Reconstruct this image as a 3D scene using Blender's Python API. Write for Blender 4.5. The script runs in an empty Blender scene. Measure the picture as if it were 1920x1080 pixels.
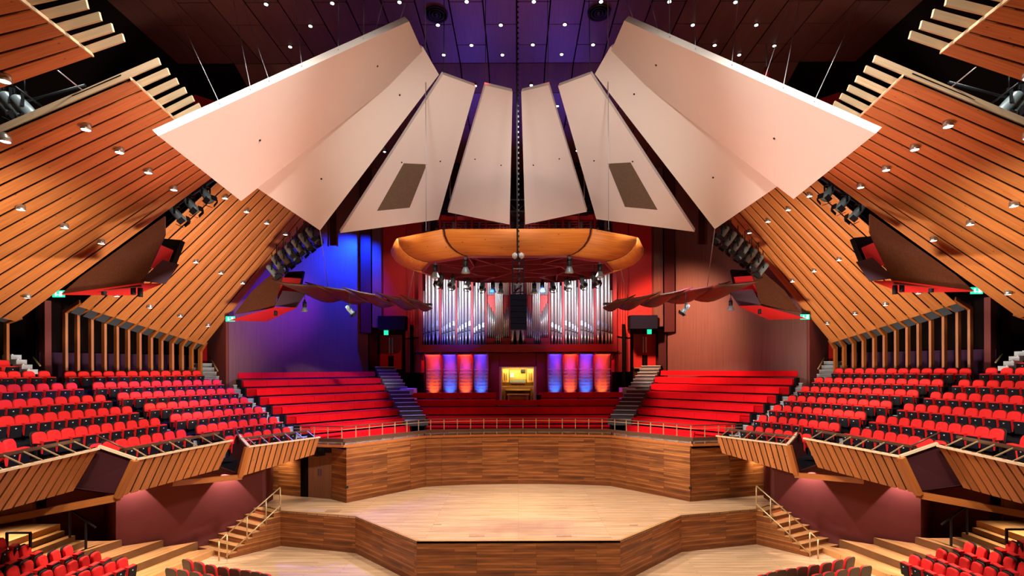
import bpy, bmesh, math, random
from mathutils import Vector, Matrix
random.seed(7)
SC = bpy.context.scene
COL = SC.collection
PI = math.pi

# ---------------------------------------------------------------- camera
H, F, AX, HZ, ROLL = 6.85, 960.0, 971.0, 690.0, 0.0035
cam = bpy.data.cameras.new('camera')
cam.sensor_width = 36.0
cam.lens = 18.0
cam.shift_x = -(AX - 960) / 1920
cam.shift_y = (HZ - 540) / 1920
cam.clip_end = 200
cam_o = bpy.data.objects.new('camera', cam)
COL.objects.link(cam_o)
cam_o.matrix_world = Matrix.Translation((0, 0, H)) @ Matrix.Rotation(PI / 2, 4, 'X') @ Matrix.Rotation(-ROLL, 4, 'Z')
SC.camera = cam_o
SC.view_settings.view_transform = 'Standard'
SC.view_settings.look = 'None'
SC.view_settings.exposure = 0.0
SC.view_settings.gamma = 1.0
SC.view_settings.use_curve_mapping = False
SC.cycles.use_denoising = True
SC.cycles.max_bounces = 6
SC.cycles.diffuse_bounces = 3
SC.cycles.glossy_bounces = 3
SC.cycles.transmission_bounces = 2
SC.cycles.sample_clamp_indirect = 4.0
SC.cycles.caustics_reflective = False
SC.cycles.caustics_refractive = False

# ---------------------------------------------------------------- world
w = bpy.data.worlds.new('world')
SC.world = w
w.use_nodes = True
w.node_tree.nodes['Background'].inputs[0].default_value = (0.75, 0.68, 0.66, 1)
w.node_tree.nodes['Background'].inputs[1].default_value = 0.035


def P(px, py, Y):
    """scene point that the survey of the hall puts at depth Y"""
    dx, dy = px - AX, py - HZ
    dx, dy = dx - ROLL * dy, dy + ROLL * dx
    return Vector((dx / F * Y, Y, H - dy / F * Y))


def PZ(px, py, z):
    dx, dy = px - AX, py - HZ
    dx, dy = dx - ROLL * dy, dy + ROLL * dx
    return P(px, py, (H - z) * F / dy)


def onplane(px, py, a, b, c):
    n = (b - a).cross(c - a)
    d = P(px, py, 1.0) - Vector((0, 0, H))
    t = n.dot(a - Vector((0, 0, H))) / n.dot(d)
    return Vector((0, 0, H)) + d * t


def mir(v, s):
    return Vector((v[0] * s, v[1], v[2]))


# ---------------------------------------------------------------- lights
def lamp(kind, loc, energy, color=(1, 1, 1), target=None, size=0.3, spot=60, blend=0.6, sx=None, sy=None):
    l = bpy.data.lights.new('lamp_' + kind.lower(), kind)
    l.energy = energy
    l.color = color
    if kind == 'SPOT':
        l.spot_size = math.radians(spot)
        l.spot_blend = blend
        l.shadow_soft_size = size
    elif kind == 'POINT':
        l.shadow_soft_size = size
    elif kind == 'AREA':
        l.shape = 'RECTANGLE'
        l.size = sx or size
        l.size_y = sy or size
    o = bpy.data.objects.new('lamp_' + kind.lower(), l)
    COL.objects.link(o)
    o.location = loc
    if target is not None:
        d = Vector(target) - Vector(loc)
        o.rotation_euler = d.to_track_quat('-Z', 'Y').to_euler()
    return o


WARM = (1.0, 0.80, 0.60)
WHITE = (1.0, 0.93, 0.86)
CAN = (1.0, 0.86, 0.68)
BLUE = (0.002, 0.03, 1.0)
PURP = (0.35, 0.05, 1.0)
RED = (1.0, 0.03, 0.04)
# spots of the ring over the platform, straight down on the boards
for x, y in ((-2.4, 17.6), (2.4, 17.6), (-2.2, 20.4), (2.2, 20.4)):
    lamp('SPOT', (x, y, 10.2), 1700, WHITE, (x * 1.5, y + 0.3, 1.35), 0.25, 100, 0.8)
for s in (-1, 1):
    # house downlights in the ceiling over the stalls
    for x, y, e in ((5.5, 7.0, 2600), (10.0, 10.5, 2600), (2.0, 10.0, 1800)):
        lamp('SPOT', (s * x, y, 19.5), e, WHITE, (s * x, y + 0.5, 0), 0.3, 100, 0.8)
    # cross-hall seat spots: first added high up without a fixture, second near far canopy
    lamp('SPOT', (s * 3.0, 4.0, 18.0), 15000, WHITE, (-s * 14.3, 17.0, 5.6), 0.5, 36, 0.8)
    lamp('SPOT', (s * 9.0, 21.5, 9.8), 6500, WHITE, (-s * 13.0, 20.0, 4.8), 0.5, 36, 0.8)
    # added uplights standing in for floor bounce on the timber canopies
    lamp('SPOT', (s * 9.5, 12.2, 5.3), 3400, CAN, (s * 15.8, 13.0, 10.2), 0.5, 80, 0.9)
    lamp('SPOT', (s * 8.9, 17.4, 5.0), 3800, CAN, (s * 14.2, 20.6, 10.2), 0.5, 92, 0.9)
    lamp('SPOT', (s * 7.5, 17.0, 4.6), 1900, (1, .46, .38), (s * 8.2, 13.5, 12.0), 0.6, 60, 0.9)  # added pink lamp that tints the outer white reflector
    # added lamps imitating bounce on the white reflectors, no fixtures there
    lamp('SPOT', (s * 5.0, 6.5, 4.6), 1500, (1, 0.62, 0.54), (s * 5.5, 14.5, 13.5), 0.6, 70, 0.9)
    lamp('SPOT', (s * 2.0, 3.0, 10.8), 6200, (1, 0.88, 0.79), (s * 2.8, 21.5, 14.2), 0.6, 34, 0.9)
    # house lights on the choir stalls, then an added lamp brightening the lower terrace
    lamp('SPOT', (s * 2.6, 12.5, 15.2), 7200, WHITE, (s * 8.6, 25.0, 4.4), 0.3, 30, 0.45)
    lamp('SPOT', (s * 5.8, 7.5, 12.5), 3000, WHITE, (s * 12.8, 14.6, 1.0), 0.4, 40, 0.8)
    # downlights in the balcony soffit over the terraces
    for x, y in ((11.2, 16.6), (12.9, 15.6), (15.6, 15.4)):
        lamp('SPOT', (s * x, y, 3.3), 420, WARM, (s * (x - .3), y - .2, 0), 0.1, 110, 0.9)
    lamp('SPOT', (s * 4.0, 10.0, 15.5), 2000, WHITE, (s * 8.0, 17.0, 0.0), 0.4, 40, 0.8)
    # wall washers below the balcony
    for x, y in ((13.42, 17.8), (11.12, 19.5)):
        lamp('SPOT', (s * x, y, 3.2), 300, (1, 0.72, 0.68), (s * (x + .05), y + .1, 0.5), 0.02, 70, 0.12)
    # organ lights
    lamp('SPOT', (s * 2.6, 21.2, 9.9), 6500, (0.92, 0.95, 1.0), (s * 3.2, 29.0, 10.7), 0.12, 38, 1.0)
    lamp('SPOT', (s * 0.6, 16.0, 17.8), 2400 if s == -1 else 700, RED, (s * 7.2, 31.0, 10.5), 0.3, 20, 0.6)
    # narrow beams on the slim piers
    lamp('SPOT', (s * 4.6, 24.5, 14.6), 1700, (1, .04, .03) if s == 1 else (.4, .04, 1), (s * 8.42, 30.5, 11.6), 0.05, 10, 0.6)
    lamp('SPOT', (s * 10.3, 21.5, 3.2), 130, WARM, (s * 10.5, 22.6, 2.0), 0.1, 120, 0.8)
    lamp('SPOT', (s * 2.5, 27.0, 14.6), 700, (0.16, 0.08, 1.0), (s * 1.0, 23.5, 19.5), 0.3, 100, 0.9)
    lamp('SPOT', (s * 3.0, 12.6, 17.6), 160, (1, .5, .45), (s * 3.5, 15.5, 19.8), 0.3, 140, 0.9)  # added uplights, this and the next, to brighten the ceiling panels
    lamp('SPOT', (s * 9.5, 16.0, 16.0), 260, (1, .6, .45), (s * 10.0, 18.0, 19.8), 0.3, 120, 0.9)
lamp('SPOT', (0, 17.5, 17.0), 120, (.5, .1, .9), (0, 19.5, 19.8), 0.3, 140, 0.9)
lamp('SPOT', (0, 12.5, 16.5), 3600, WHITE, (0, 25.0, 4.2), 0.4, 26, 0.5)
lamp('SPOT', (-8.1, 29.9, 15.0), 22000, BLUE, (-10.5, 28.3, 9.6), 0.2, 100, 1.0)
lamp('SPOT', (-4.5, 25.5, 12.5), 5000, (0.22, 0.02, 0.9), (-12.2, 26.5, 9.9), 0.3, 36, 1.0)
lamp('SPOT', (4.6, 25.0, 13.0), 8500, (1, 0.52, 0.30), (9.4, 29.9, 8.7), 0.3, 66, 0.9)
lamp('SPOT', (6.0, 20.0, 11.0), 900, (0.8, 0.10, 0.35), (11.8, 26.8, 9.2), 0.3, 44, 0.9)
lamp('SPOT', (0.0, 20.8, 10.0), 1500, RED, (3.4, 29.0, 9.0), 0.1, 32, 0.9)
lamp('SPOT', (-1.0, 20.8, 10.0), 5200, BLUE, (-3.4, 29.0, 9.5), 0.1, 28, 0.9)
lamp('SPOT', (1.0, 20.8, 10.0), 900, (.1, .2, 1.0), (2.0, 29.0, 10.5), 0.1, 40, 0.8)

# ---------------------------------------------------------------- materials
def new_mat(name):
    m = bpy.data.materials.new(name)
    m.use_nodes = True
    nt = m.node_tree
    b = nt.nodes['Principled BSDF']
    return m, nt, b


def lk(nt, a, b):
    nt.links.new(a, b)


def plain(name, col, rough=0.6, metal=0.0, noise=0.0, scale=8.0, emit=None, es=1.0, bump=0.0, spec=0.5):
    m, nt, b = new_mat(name)
    b.inputs['Base Color'].default_value = (*col, 1)
    b.inputs['Roughness'].default_value = rough
    b.inputs['Metallic'].default_value = metal
    b.inputs['Specular IOR Level'].default_value = spec
    if emit:
        b.inputs['Emission Color'].default_value = (*emit, 1)
        b.inputs['Emission Strength'].default_value = es
    if noise or bump:
        tc = nt.nodes.new('ShaderNodeTexCoord')
        n = nt.nodes.new('ShaderNodeTexNoise')
        n.inputs['Scale'].default_value = scale
        n.inputs['Detail'].default_value = 4
        lk(nt, tc.outputs['Object'], n.inputs['Vector'])
        if noise:
            mp = nt.nodes.new('ShaderNodeMapRange')
            mp.inputs[3].default_value = 1 - noise
            mp.inputs[4].default_value = 1 + noise
            lk(nt, n.outputs['Fac'], mp.inputs[0])
            mx = nt.nodes.new('ShaderNodeMix')
            mx.data_type = 'RGBA'
            mx.blend_type = 'MULTIPLY'
            mx.inputs[0].default_value = 1
            mx.inputs[6].default_value = (*col, 1)
            lk(nt, mp.outputs[0], mx.inputs[7])
            lk(nt, mx.outputs[2], b.inputs['Base Color'])
        if bump:
            bp = nt.nodes.new('ShaderNodeBump')
            bp.inputs['Strength'].default_value = bump
            bp.inputs['Distance'].default_value = 0.02
            lk(nt, n.outputs['Fac'], bp.inputs['Height'])
            lk(nt, bp.outputs[0], b.inputs['Normal'])
    return m


def wood(name, c1, c2, rough=0.45, knots=True, gs=(0.6, 14, 14), streak=0.5):
    """grain runs along the object's own X axis"""
    m, nt, b = new_mat(name)
    N = nt.nodes
    tc = N.new('ShaderNodeTexCoord')
    oi = N.new('ShaderNodeObjectInfo')
    mp = N.new('ShaderNodeMapping')
    mp.inputs['Scale'].default_value = gs
    ad = N.new('ShaderNodeVectorMath')
    ad.operation = 'ADD'
    sc = N.new('ShaderNodeVectorMath')
    sc.operation = 'SCALE'
    sc.inputs[0].default_value = (13, 7, 5)
    lk(nt, oi.outputs['Random'], sc.inputs['Scale'])
    lk(nt, tc.outputs['Object'], ad.inputs[0])
    lk(nt, sc.outputs[0], ad.inputs[1])
    lk(nt, ad.outputs[0], mp.inputs['Vector'])
    n = N.new('ShaderNodeTexNoise')
    n.inputs['Scale'].default_value = 1.6
    n.inputs['Detail'].default_value = 6
    n.inputs['Distortion'].default_value = 0.4
    lk(nt, mp.outputs[0], n.inputs['Vector'])
    rp = N.new('ShaderNodeValToRGB')
    rp.color_ramp.elements[0].position = 0.5 - streak / 2
    rp.color_ramp.elements[1].position = 0.5 + streak / 2
    rp.color_ramp.elements[0].color = (*c1, 1)
    rp.color_ramp.elements[1].color = (*c2, 1)
    lk(nt, n.outputs['Fac'], rp.inputs[0])
    hv = N.new('ShaderNodeHueSaturation')
    mr = N.new('ShaderNodeMapRange')
    mr.inputs[3].default_value = 0.88
    mr.inputs[4].default_value = 1.14
    lk(nt, oi.outputs['Random'], mr.inputs[0])
    lk(nt, mr.outputs[0], hv.inputs['Value'])
    lk(nt, rp.outputs[0], hv.inputs['Color'])
    out = hv.outputs[0]
    if knots:
        mk = N.new('ShaderNodeMapping')
        mk.inputs['Scale'].default_value = (1.2, 3.0, 3.0)
        lk(nt, ad.outputs[0], mk.inputs['Vector'])
        v = N.new('ShaderNodeTexVoronoi')
        v.inputs['Scale'].default_value = 2.0
        lk(nt, mk.outputs[0], v.inputs['Vector'])
        kr = N.new('ShaderNodeValToRGB')
        kr.color_ramp.elements[0].position = 0.05
        kr.color_ramp.elements[0].color = (0.25, 0.16, 0.12, 1)
        kr.color_ramp.elements[1].position = 0.085
        kr.color_ramp.elements[1].color = (1, 1, 1, 1)
        lk(nt, v.outputs['Distance'], kr.inputs[0])
        mx = N.new('ShaderNodeMix')
        mx.data_type = 'RGBA'
        mx.blend_type = 'MULTIPLY'
        mx.inputs[0].default_value = 1
        lk(nt, out, mx.inputs[6])
        lk(nt, kr.outputs[0], mx.inputs[7])
        out = mx.outputs[2]
    lk(nt, out, b.inputs['Base Color'])
    b.inputs['Roughness'].default_value = rough
    return m


def planks(name, ca, cb, joint, vertical=False, pw=0.085, pl=2.2, rough=0.4, contrast=0.5, stain=False):
    """long boards laid along the object's X axis; joints are grooves in bump"""
    m, nt, b = new_mat(name)
    N = nt.nodes
    tc = N.new('ShaderNodeTexCoord')
    vec = tc.outputs['Object']
    if vertical:
        sp = N.new('ShaderNodeSeparateXYZ')
        cb_ = N.new('ShaderNodeCombineXYZ')
        lk(nt, vec, sp.inputs[0])
        lk(nt, sp.outputs[0], cb_.inputs[0])
        lk(nt, sp.outputs[2], cb_.inputs[1])
        vec = cb_.outputs[0]
    br = N.new('ShaderNodeTexBrick')
    br.offset = 0.37
    br.offset_frequency = 3
    br.inputs['Color1'].default_value = (*ca, 1)
    br.inputs['Color2'].default_value = (*cb, 1)
    br.inputs['Mortar'].default_value = (*joint, 1)
    br.inputs['Scale'].default_value = 1
    br.inputs['Mortar Size'].default_value = 0.004
    br.inputs['Bias'].default_value = 0.0
    br.inputs['Brick Width'].default_value = pl
    br.inputs['Row Height'].default_value = pw
    lk(nt, vec, br.inputs['Vector'])
    mp = N.new('ShaderNodeMapping')
    mp.inputs['Scale'].default_value = (1.0, 1 / pw, 1)
    lk(nt, vec, mp.inputs['Vector'])
    n = N.new('ShaderNodeTexNoise')
    n.inputs['Scale'].default_value = 0.9
    n.inputs['Detail'].default_value = 5
    lk(nt, mp.outputs[0], n.inputs['Vector'])
    mr = N.new('ShaderNodeMapRange')
    mr.inputs[1].default_value = 0.25
    mr.inputs[2].default_value = 0.75
    mr.inputs[3].default_value = 1 - contrast
    mr.inputs[4].default_value = 1 + contrast * 0.6
    lk(nt, n.outputs['Fac'], mr.inputs[0])
    mx = N.new('ShaderNodeMix')
    mx.data_type = 'RGBA'
    mx.blend_type = 'MULTIPLY'
    mx.inputs[0].default_value = 1
    lk(nt, br.outputs['Color'], mx.inputs[6])
    lk(nt, mr.outputs[0], mx.inputs[7])
    out = mx.outputs[2]
    if stain:
        # scuffed, darker boards where the players sit: an irregular patch of wear
        ms = N.new('ShaderNodeMapping')
        ms.inputs['Location'].default_value = (0, .40, 0)
        ms.inputs['Scale'].default_value = (.30, .55, 1)
        lk(nt, vec, ms.inputs['Vector'])
        gr = N.new('ShaderNodeTexGradient')
        gr.gradient_type = 'SPHERICAL'
        lk(nt, ms.outputs[0], gr.inputs['Vector'])
        n2 = N.new('ShaderNodeTexNoise')
        n2.inputs['Scale'].default_value = .9
        n2.inputs['Detail'].default_value = 5
        lk(nt, vec, n2.inputs['Vector'])
        mu = N.new('ShaderNodeMath')
        mu.operation = 'MULTIPLY'
        lk(nt, gr.outputs['Fac'], mu.inputs[0])
        lk(nt, n2.outputs['Fac'], mu.inputs[1])
        m3 = N.new('ShaderNodeMapRange')
        m3.inputs[1].default_value = .08
        m3.inputs[2].default_value = .42
        m3.inputs[4].default_value = .65
        lk(nt, mu.outputs[0], m3.inputs[0])
        m4 = N.new('ShaderNodeMix')
        m4.data_type = 'RGBA'
        m4.inputs[7].default_value = (.33, .14, .10, 1)
        lk(nt, m3.outputs[0], m4.inputs[0])
        lk(nt, out, m4.inputs[6])
        out = m4.outputs[2]
    lk(nt, out, b.inputs['Base Color'])
    b.inputs['Roughness'].default_value = rough
    bp = N.new('ShaderNodeBump')
    bp.inputs['Strength'].default_value = 0.3
    bp.inputs['Distance'].default_value = 0.004
    bp.invert = True
    lk(nt, br.outputs['Fac'], bp.inputs['Height'])
    lk(nt, bp.outputs[0], b.inputs['Normal'])
    return m


M = {}
M['pine'] = wood('pine_slat', (0.42, 0.125, 0.028), (0.62, 0.215, 0.056), 0.5, True)
M['pine_pale'] = wood('pine_pale_edge', (0.62, 0.44, 0.25), (0.78, 0.60, 0.38), 0.55, False)
M['ring_wood'] = wood('ring_wood', (0.46, 0.115, 0.012), (0.66, 0.21, 0.025), 0.6, True)
M['stage_floor'] = planks('stage_floor_boards', (0.62, 0.36, 0.18), (0.78, 0.50, 0.28), (0.30, 0.15, 0.07), False, 0.11, 3.0, 0.35, 0.28, True)
M['floor'] = planks('hall_floor_boards', (0.66, 0.40, 0.21), (0.80, 0.53, 0.30), (0.34, 0.18, 0.08), False, 0.12, 3.0, 0.35, 0.25)
M['stage_wall'] = planks('stage_wall_boards', (0.22, 0.058, 0.014), (0.52, 0.18, 0.042), (0.05, 0.016, 0.006), True, 0.085, 1.9, 0.4, 0.6)
M['step_wood'] = planks('step_boards', (0.58, 0.27, 0.085), (0.72, 0.39, 0.15), (0.2, 0.09, 0.03), False, 0.12, 3.0, 0.4, 0.35)
M['red_fabric'] = plain('red_fabric', (0.86, 0.024, 0.022), 0.8, 0, 0.08, 30, spec=0.25)
M['red_bench'] = plain('red_bench_fabric', (0.74, 0.006, 0.012), 0.9, 0, 0.15, 2.2, spec=0.08)
M['black'] = plain('black_plastic', (0.010, 0.008, 0.012), 0.6, spec=0.2)
M['shell'] = plain('brown_ply_shell', (0.10, 0.065, 0.04), 0.4, 0, 0.15, 6)
M['rim'] = plain('dark_seat_shell', (0.018, 0.012, 0.010), 0.6, spec=0.2)
M['plate'] = plain('pale_plate', (0.8, 0.8, 0.8), 0.4)
M['white'] = plain('reflector_white', (0.84, 0.76, 0.69), 0.8, 0, 0.02, 2)
M['grille'] = plain('brown_grille', (0.16, 0.11, 0.07), 0.8, 0, 0.25, 12)
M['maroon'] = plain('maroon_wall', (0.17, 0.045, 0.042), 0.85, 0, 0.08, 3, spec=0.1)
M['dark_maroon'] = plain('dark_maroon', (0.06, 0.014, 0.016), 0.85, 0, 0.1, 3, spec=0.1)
M['dark_purple'] = plain('dark_purple', (0.05, 0.018, 0.05), 0.85, 0, 0.15, 6, spec=0.1)
M['void'] = plain('dark_brown_void', (0.006, 0.003, 0.003), 0.95, spec=0.05)
M['tier'] = plain('dark_carpet', (0.016, 0.014, 0.018), 0.95, 0, 0.2, 10, spec=0.08)
M['grey_step'] = plain('grey_step', (0.5, 0.54, 0.57), 0.8, 0, 0.12, 8)
M['shaded_step'] = plain('shaded_grey_step', (0.12, 0.12, 0.135), 0.8, 0, 0.12, 8)  # darker copy of the grey step: weaker light on these stairs put into colour
M['nosing'] = plain('pale_nosing', (0.8, 0.82, 0.82), 0.6)
M['veneer'] = wood('dark_veneer', (0.075, 0.022, 0.012), (0.13, 0.042, 0.02), 0.4, False, (10, 0.7, 10))
M['ceil'] = wood('ceiling_veneer', (0.07, 0.022, 0.018), (0.12, 0.042, 0.032), 0.5, False, (14, 0.5, 1))
M['wall_wood'] = wood('choir_wall_wood', (0.115, 0.036, 0.030), (0.175, 0.062, 0.048), 0.6, False, (14, 14, 0.3))
M['red_paint'] = plain('red_paint', (0.55, 0.012, 0.012), 0.5, 0, 0.06, 4)
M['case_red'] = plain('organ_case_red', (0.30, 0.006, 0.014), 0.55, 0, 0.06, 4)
M['ring_red'] = plain('ring_red', (0.24, 0.016, 0.03), 0.55, 0, 0.06, 4)
M['mouth'] = plain('pipe_mouth', (0.22, 0.22, 0.34), 0.4, 0.7)
M['dark_case'] = plain('organ_dark', (0.03, 0.008, 0.014), 0.7)
M['metal'] = plain('pipe_metal', (0.86, 0.86, 0.88), 0.36, 0.75)
M['plaster'] = plain('rough_plaster', (0.5, 0.45, 0.43), 0.9, 0, 0.15, 5, bump=1.0)
M['brass'] = plain('brass', (0.66, 0.47, 0.23), 0.35, 0.5)
M['bronze'] = plain('bronze_rail', (0.16, 0.085, 0.05), 0.4, 0.6)
M['dkmetal'] = plain('dark_metal', (0.03, 0.035, 0.04), 0.4, 0.7)
M['fixture'] = plain('spot_body', (0.22, 0.29, 0.31), 0.4, 0.2)
M['steel'] = plain('steel_cable', (0.42, 0.40, 0.42), 0.4, 0.6)
M['can'] = plain('downlight_can', (0.55, 0.5, 0.45), 0.3, 0.8)
M['lamp'] = plain('lamp_lens', (1, 1, 1), 0.5, emit=(1.0, 0.97, 0.92), es=6.0)
M['warm_lamp'] = plain('warm_lamp', (1, 1, 1), 0.5, emit=(1.0, 0.72, 0.30), es=9.0)
M['exit'] = plain('exit_green', (0.0, 0.3, 0.2), 0.5, emit=(0.02, 0.75, 0.42), es=1.3)
M['exit_white'] = plain('exit_white', (0.8, 0.9, 0.85), 0.5, emit=(0.7, 1.0, 0.85), es=1.3)
M['gold_wood'] = wood('console_oak', (0.62, 0.36, 0.08), (0.78, 0.50, 0.16), 0.4, False, (8, 8, 0.6))
M['keys'] = plain('keys_grey', (0.35, 0.42, 0.42), 0.4)
M['paper'] = plain('paper', (0.85, 0.83, 0.8), 0.8)
M['speaker'] = plain('speaker_mesh', (0.008, 0.007, 0.018), 0.8, 0, 0.2, 60, spec=0.1)
M['visor'] = plain('visor_grey', (0.10, 0.055, 0.075), 0.8, spec=0.15)
M['trim_orange'] = wood('trim_orange', (0.36, 0.095, 0.017), (0.50, 0.15, 0.027), 0.45, False)
M['door_wood'] = wood('door_wood', (0.22, 0.075, 0.03), (0.30, 0.11, 0.05), 0.45, False, (14, 14, 0.4))

# ---------------------------------------------------------------- mesh helpers
class MB:
    def __init__(self):
        self.v, self.f, self.mi, self.cur, self.sm, self.smooth = [], [], [], 0, [], False

    def face(self, idx):
        self.f.append(idx)
        self.mi.append(self.cur)
        self.sm.append(self.smooth)

    def hexa(self, p):
        """p: 4 bottom corners then the 4 matching top corners"""
        b = len(self.v)
        self.v += [Vector(q) for q in p]
        for q in ((3, 2, 1, 0), (4, 5, 6, 7), (0, 1, 5, 4), (1, 2, 6, 5), (2, 3, 7, 6), (3, 0, 4, 7)):
            self.face([b + i for i in q])
        return self

    def box(self, c, s, rz=0.0, m=None):
        hx, hy, hz = s[0] / 2, s[1] / 2, s[2] / 2
        R = m or Matrix.Rotation(rz, 3, 'Z')
        c = Vector(c)
        self.hexa([c + R @ Vector(q) for q in ((-hx, -hy, -hz), (hx, -hy, -hz), (hx, hy, -hz), (-hx, hy, -hz),
                                               (-hx, -hy, hz), (hx, -hy, hz), (hx, hy, hz), (-hx, hy, hz))])
        return self

    def bar(self, a, b, wd, ht, up=(0, 0, 1)):
        a, b = Vector(a), Vector(b)
        d = (b - a).normalized()
        up = Vector(up)
        sd = d.cross(up)
        if sd.length < 1e-4:
            sd = d.cross(Vector((1, 0, 0)))
        sd.normalize()
        u = sd.cross(d).normalized()
        sd *= wd / 2
        u *= ht / 2
        self.hexa([a - sd - u, b - sd - u, b + sd - u, a + sd - u, a - sd + u, b - sd + u, b + sd + u, a + sd + u])
        return self

    def tube(self, a, b, r0, r1=None, n=8, cap=True):
        a, b = Vector(a), Vector(b)
        r1 = r0 if r1 is None else r1
        d = (b - a).normalized()
        x = d.cross(Vector((0, 0, 1)))
        if x.length < 1e-4:
            x = Vector((1, 0, 0))
        x.normalize()
        y = d.cross(x)
        k = len(self.v)
        for p, r in ((a, r0), (b, r1)):
            for i in range(n):
                t = 2 * PI * i / n
                self.v.append(p + x * (r * math.cos(t)) + y * (r * math.sin(t)))
        sm = self.smooth
        self.smooth = True
        for i in range(n):
            j = (i + 1) % n
            self.face([k + i, k + j, k + n + j, k + n + i])
        self.smooth = sm
        if cap:
            self.face([k + i for i in range(n)][::-1])
            self.face([k + n + i for i in range(n)])
        return self

    def prism(self, poly, z0, z1):
        k = len(self.v)
        n = len(poly)
        self.v += [Vector((p[0], p[1], z0)) for p in poly] + [Vector((p[0], p[1], z1)) for p in poly]
        self.face([k + i for i in range(n)][::-1])
        self.face([k + n + i for i in range(n)])
        for i in range(n):
            j = (i + 1) % n
            self.face([k + i, k + j, k + n + j, k + n + i])
        return self

    def slab(self, pts, th, up=True):
        """flat polygon pts thickened by th along its normal (towards +z when up)"""
        pts = [Vector(p) for p in pts]
        n = (pts[1] - pts[0]).cross(pts[2] - pts[0])
        if n.length < 1e-9:
            n = (pts[2] - pts[0]).cross(pts[3] - pts[0])
        n.normalize()
        if (n.z < 0) == up:
            n = -n
        k = len(self.v)
        m = len(pts)
        self.v += pts + [p + n * th for p in pts]
        self.face([k + i for i in range(m)][::-1])
        self.face([k + m + i for i in range(m)])
        for i in range(m):
            j = (i + 1) % m
            self.face([k + i, k + j, k + m + j, k + m + i])
        return self

    def lathe(self, prof, c=(0, 0, 0), n=16, m=None):
        c = Vector(c)
        R = m or Matrix.Identity(3)
        k = len(self.v)
        for r, z in prof:
            for i in range(n):
                t = 2 * PI * i / n
                self.v.append(c + R @ Vector((r * math.cos(t), r * math.sin(t), z)))
        sm = self.smooth
        self.smooth = True
        for a in range(len(prof) - 1):
            for i in range(n):
                j = (i + 1) % n
                self.face([k + a * n + i, k + a * n + j, k + (a + 1) * n + j, k + (a + 1) * n + i])
        self.smooth = sm
        self.face([k + i for i in range(n)][::-1])
        self.face([k + (len(prof) - 1) * n + i for i in range(n)])
        return self

    def grid(self, rows, th):
        """rows: list of equal length point lists; a sheet given thickness th downwards/outwards"""
        k = len(self.v)
        R, Cn = len(rows), len(rows[0])
        for layer in (0, 1):
            for r in range(R):
                for c in range(Cn):
                    p = rows[r][c]
                    if layer:
                        r0, r1 = rows[max(r - 1, 0)][c], rows[min(r + 1, R - 1)][c]
                        c0, c1 = rows[r][max(c - 1, 0)], rows[r][min(c + 1, Cn - 1)]
                        nn = (r1 - r0).cross(c1 - c0).normalized()
                        p = p + nn * th
                    self.v.append(Vector(p))
        sm = self.smooth
        self.smooth = True
        o = R * Cn
        for r in range(R - 1):
            for c in range(Cn - 1):
                q = [k + r * Cn + c, k + r * Cn + c + 1, k + (r + 1) * Cn + c + 1, k + (r + 1) * Cn + c]
                self.face(q)
                self.face([i + o for i in q][::-1])
        self.smooth = sm
        edge = [(0, c) for c in range(Cn)] + [(r, Cn - 1) for r in range(1, R)] + [(R - 1, c) for c in range(Cn - 2, -1, -1)] + [(r, 0) for r in range(R - 2, 0, -1)]
        for i in range(len(edge)):
            a, b2 = edge[i], edge[(i + 1) % len(edge)]
            ia, ib = k + a[0] * Cn + a[1], k + b2[0] * Cn + b2[1]
            self.face([ia, ib, ib + o, ia + o])
        return self


def setp(o, label=None, cat=None, group=None, kind=None):
    if label:
        o['label'] = label
    if cat:
        o['category'] = cat
    if group:
        o['group'] = group
    if kind:
        o['kind'] = kind
    return o


def mesh_from(name, mb, mats, frame=None):
    me = bpy.data.meshes.new(name)
    vs = mb.v
    if frame is not None:
        inv = frame.inverted()
        vs = [inv @ v for v in vs]
    me.from_pydata([tuple(v) for v in vs], [], mb.f)
    for m in (mats if isinstance(mats, (list, tuple)) else [mats]):
        me.materials.append(M[m] if isinstance(m, str) else m)
    me.polygons.foreach_set('material_index', mb.mi)
    me.polygons.foreach_set('use_smooth', mb.sm)
    bm = bmesh.new()
    bm.from_mesh(me)
    bmesh.ops.recalc_face_normals(bm, faces=bm.faces)
    bm.to_mesh(me)
    bm.free()
    me.update()
    return me


def obj(name, mb, mats, parent=None, frame=None, local=False):
    """one mesh object. mb is in world space (or in the parent's space when local=True); frame = own axes"""
    if frame is None:
        if parent is None and not local:
            lo = [min(v[i] for v in mb.v) for i in range(3)]
            hi = [max(v[i] for v in mb.v) for i in range(3)]
            frame = Matrix.Translation(((lo[0] + hi[0]) / 2, (lo[1] + hi[1]) / 2, lo[2]))
        elif local:
            frame = Matrix.Identity(4)
        else:
            frame = Matrix.Translation(root_loc(parent))
    me = mesh_from(name, mb, mats, frame)
    o = bpy.data.objects.new(name, me)
    COL.objects.link(o)
    if parent is not None:
        o.parent = parent
        o.matrix_basis = frame if local else Matrix.Translation(-root_loc(parent)) @ frame
    else:
        o.matrix_basis = frame
    return o


def root_loc(o):
    v = Vector(o.location)
    while o.parent is not None:
        o = o.parent
        v = v + Vector(o.location)
    return v


def thing(name, label, cat, loc=(0, 0, 0), rz=0.0, group=None, kind=None):
    o = bpy.data.objects.new(name, None)
    o.empty_display_size = 0.2
    COL.objects.link(o)
    o.location = loc
    o.rotation_euler = (0, 0, rz)
    return setp(o, label, cat, group, kind)


def struct(name, mb, mats, frame=None, parent=None):
    o = obj(name, mb, mats, parent, frame)
    if parent is None:
        o['kind'] = 'structure'
    return o


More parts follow.
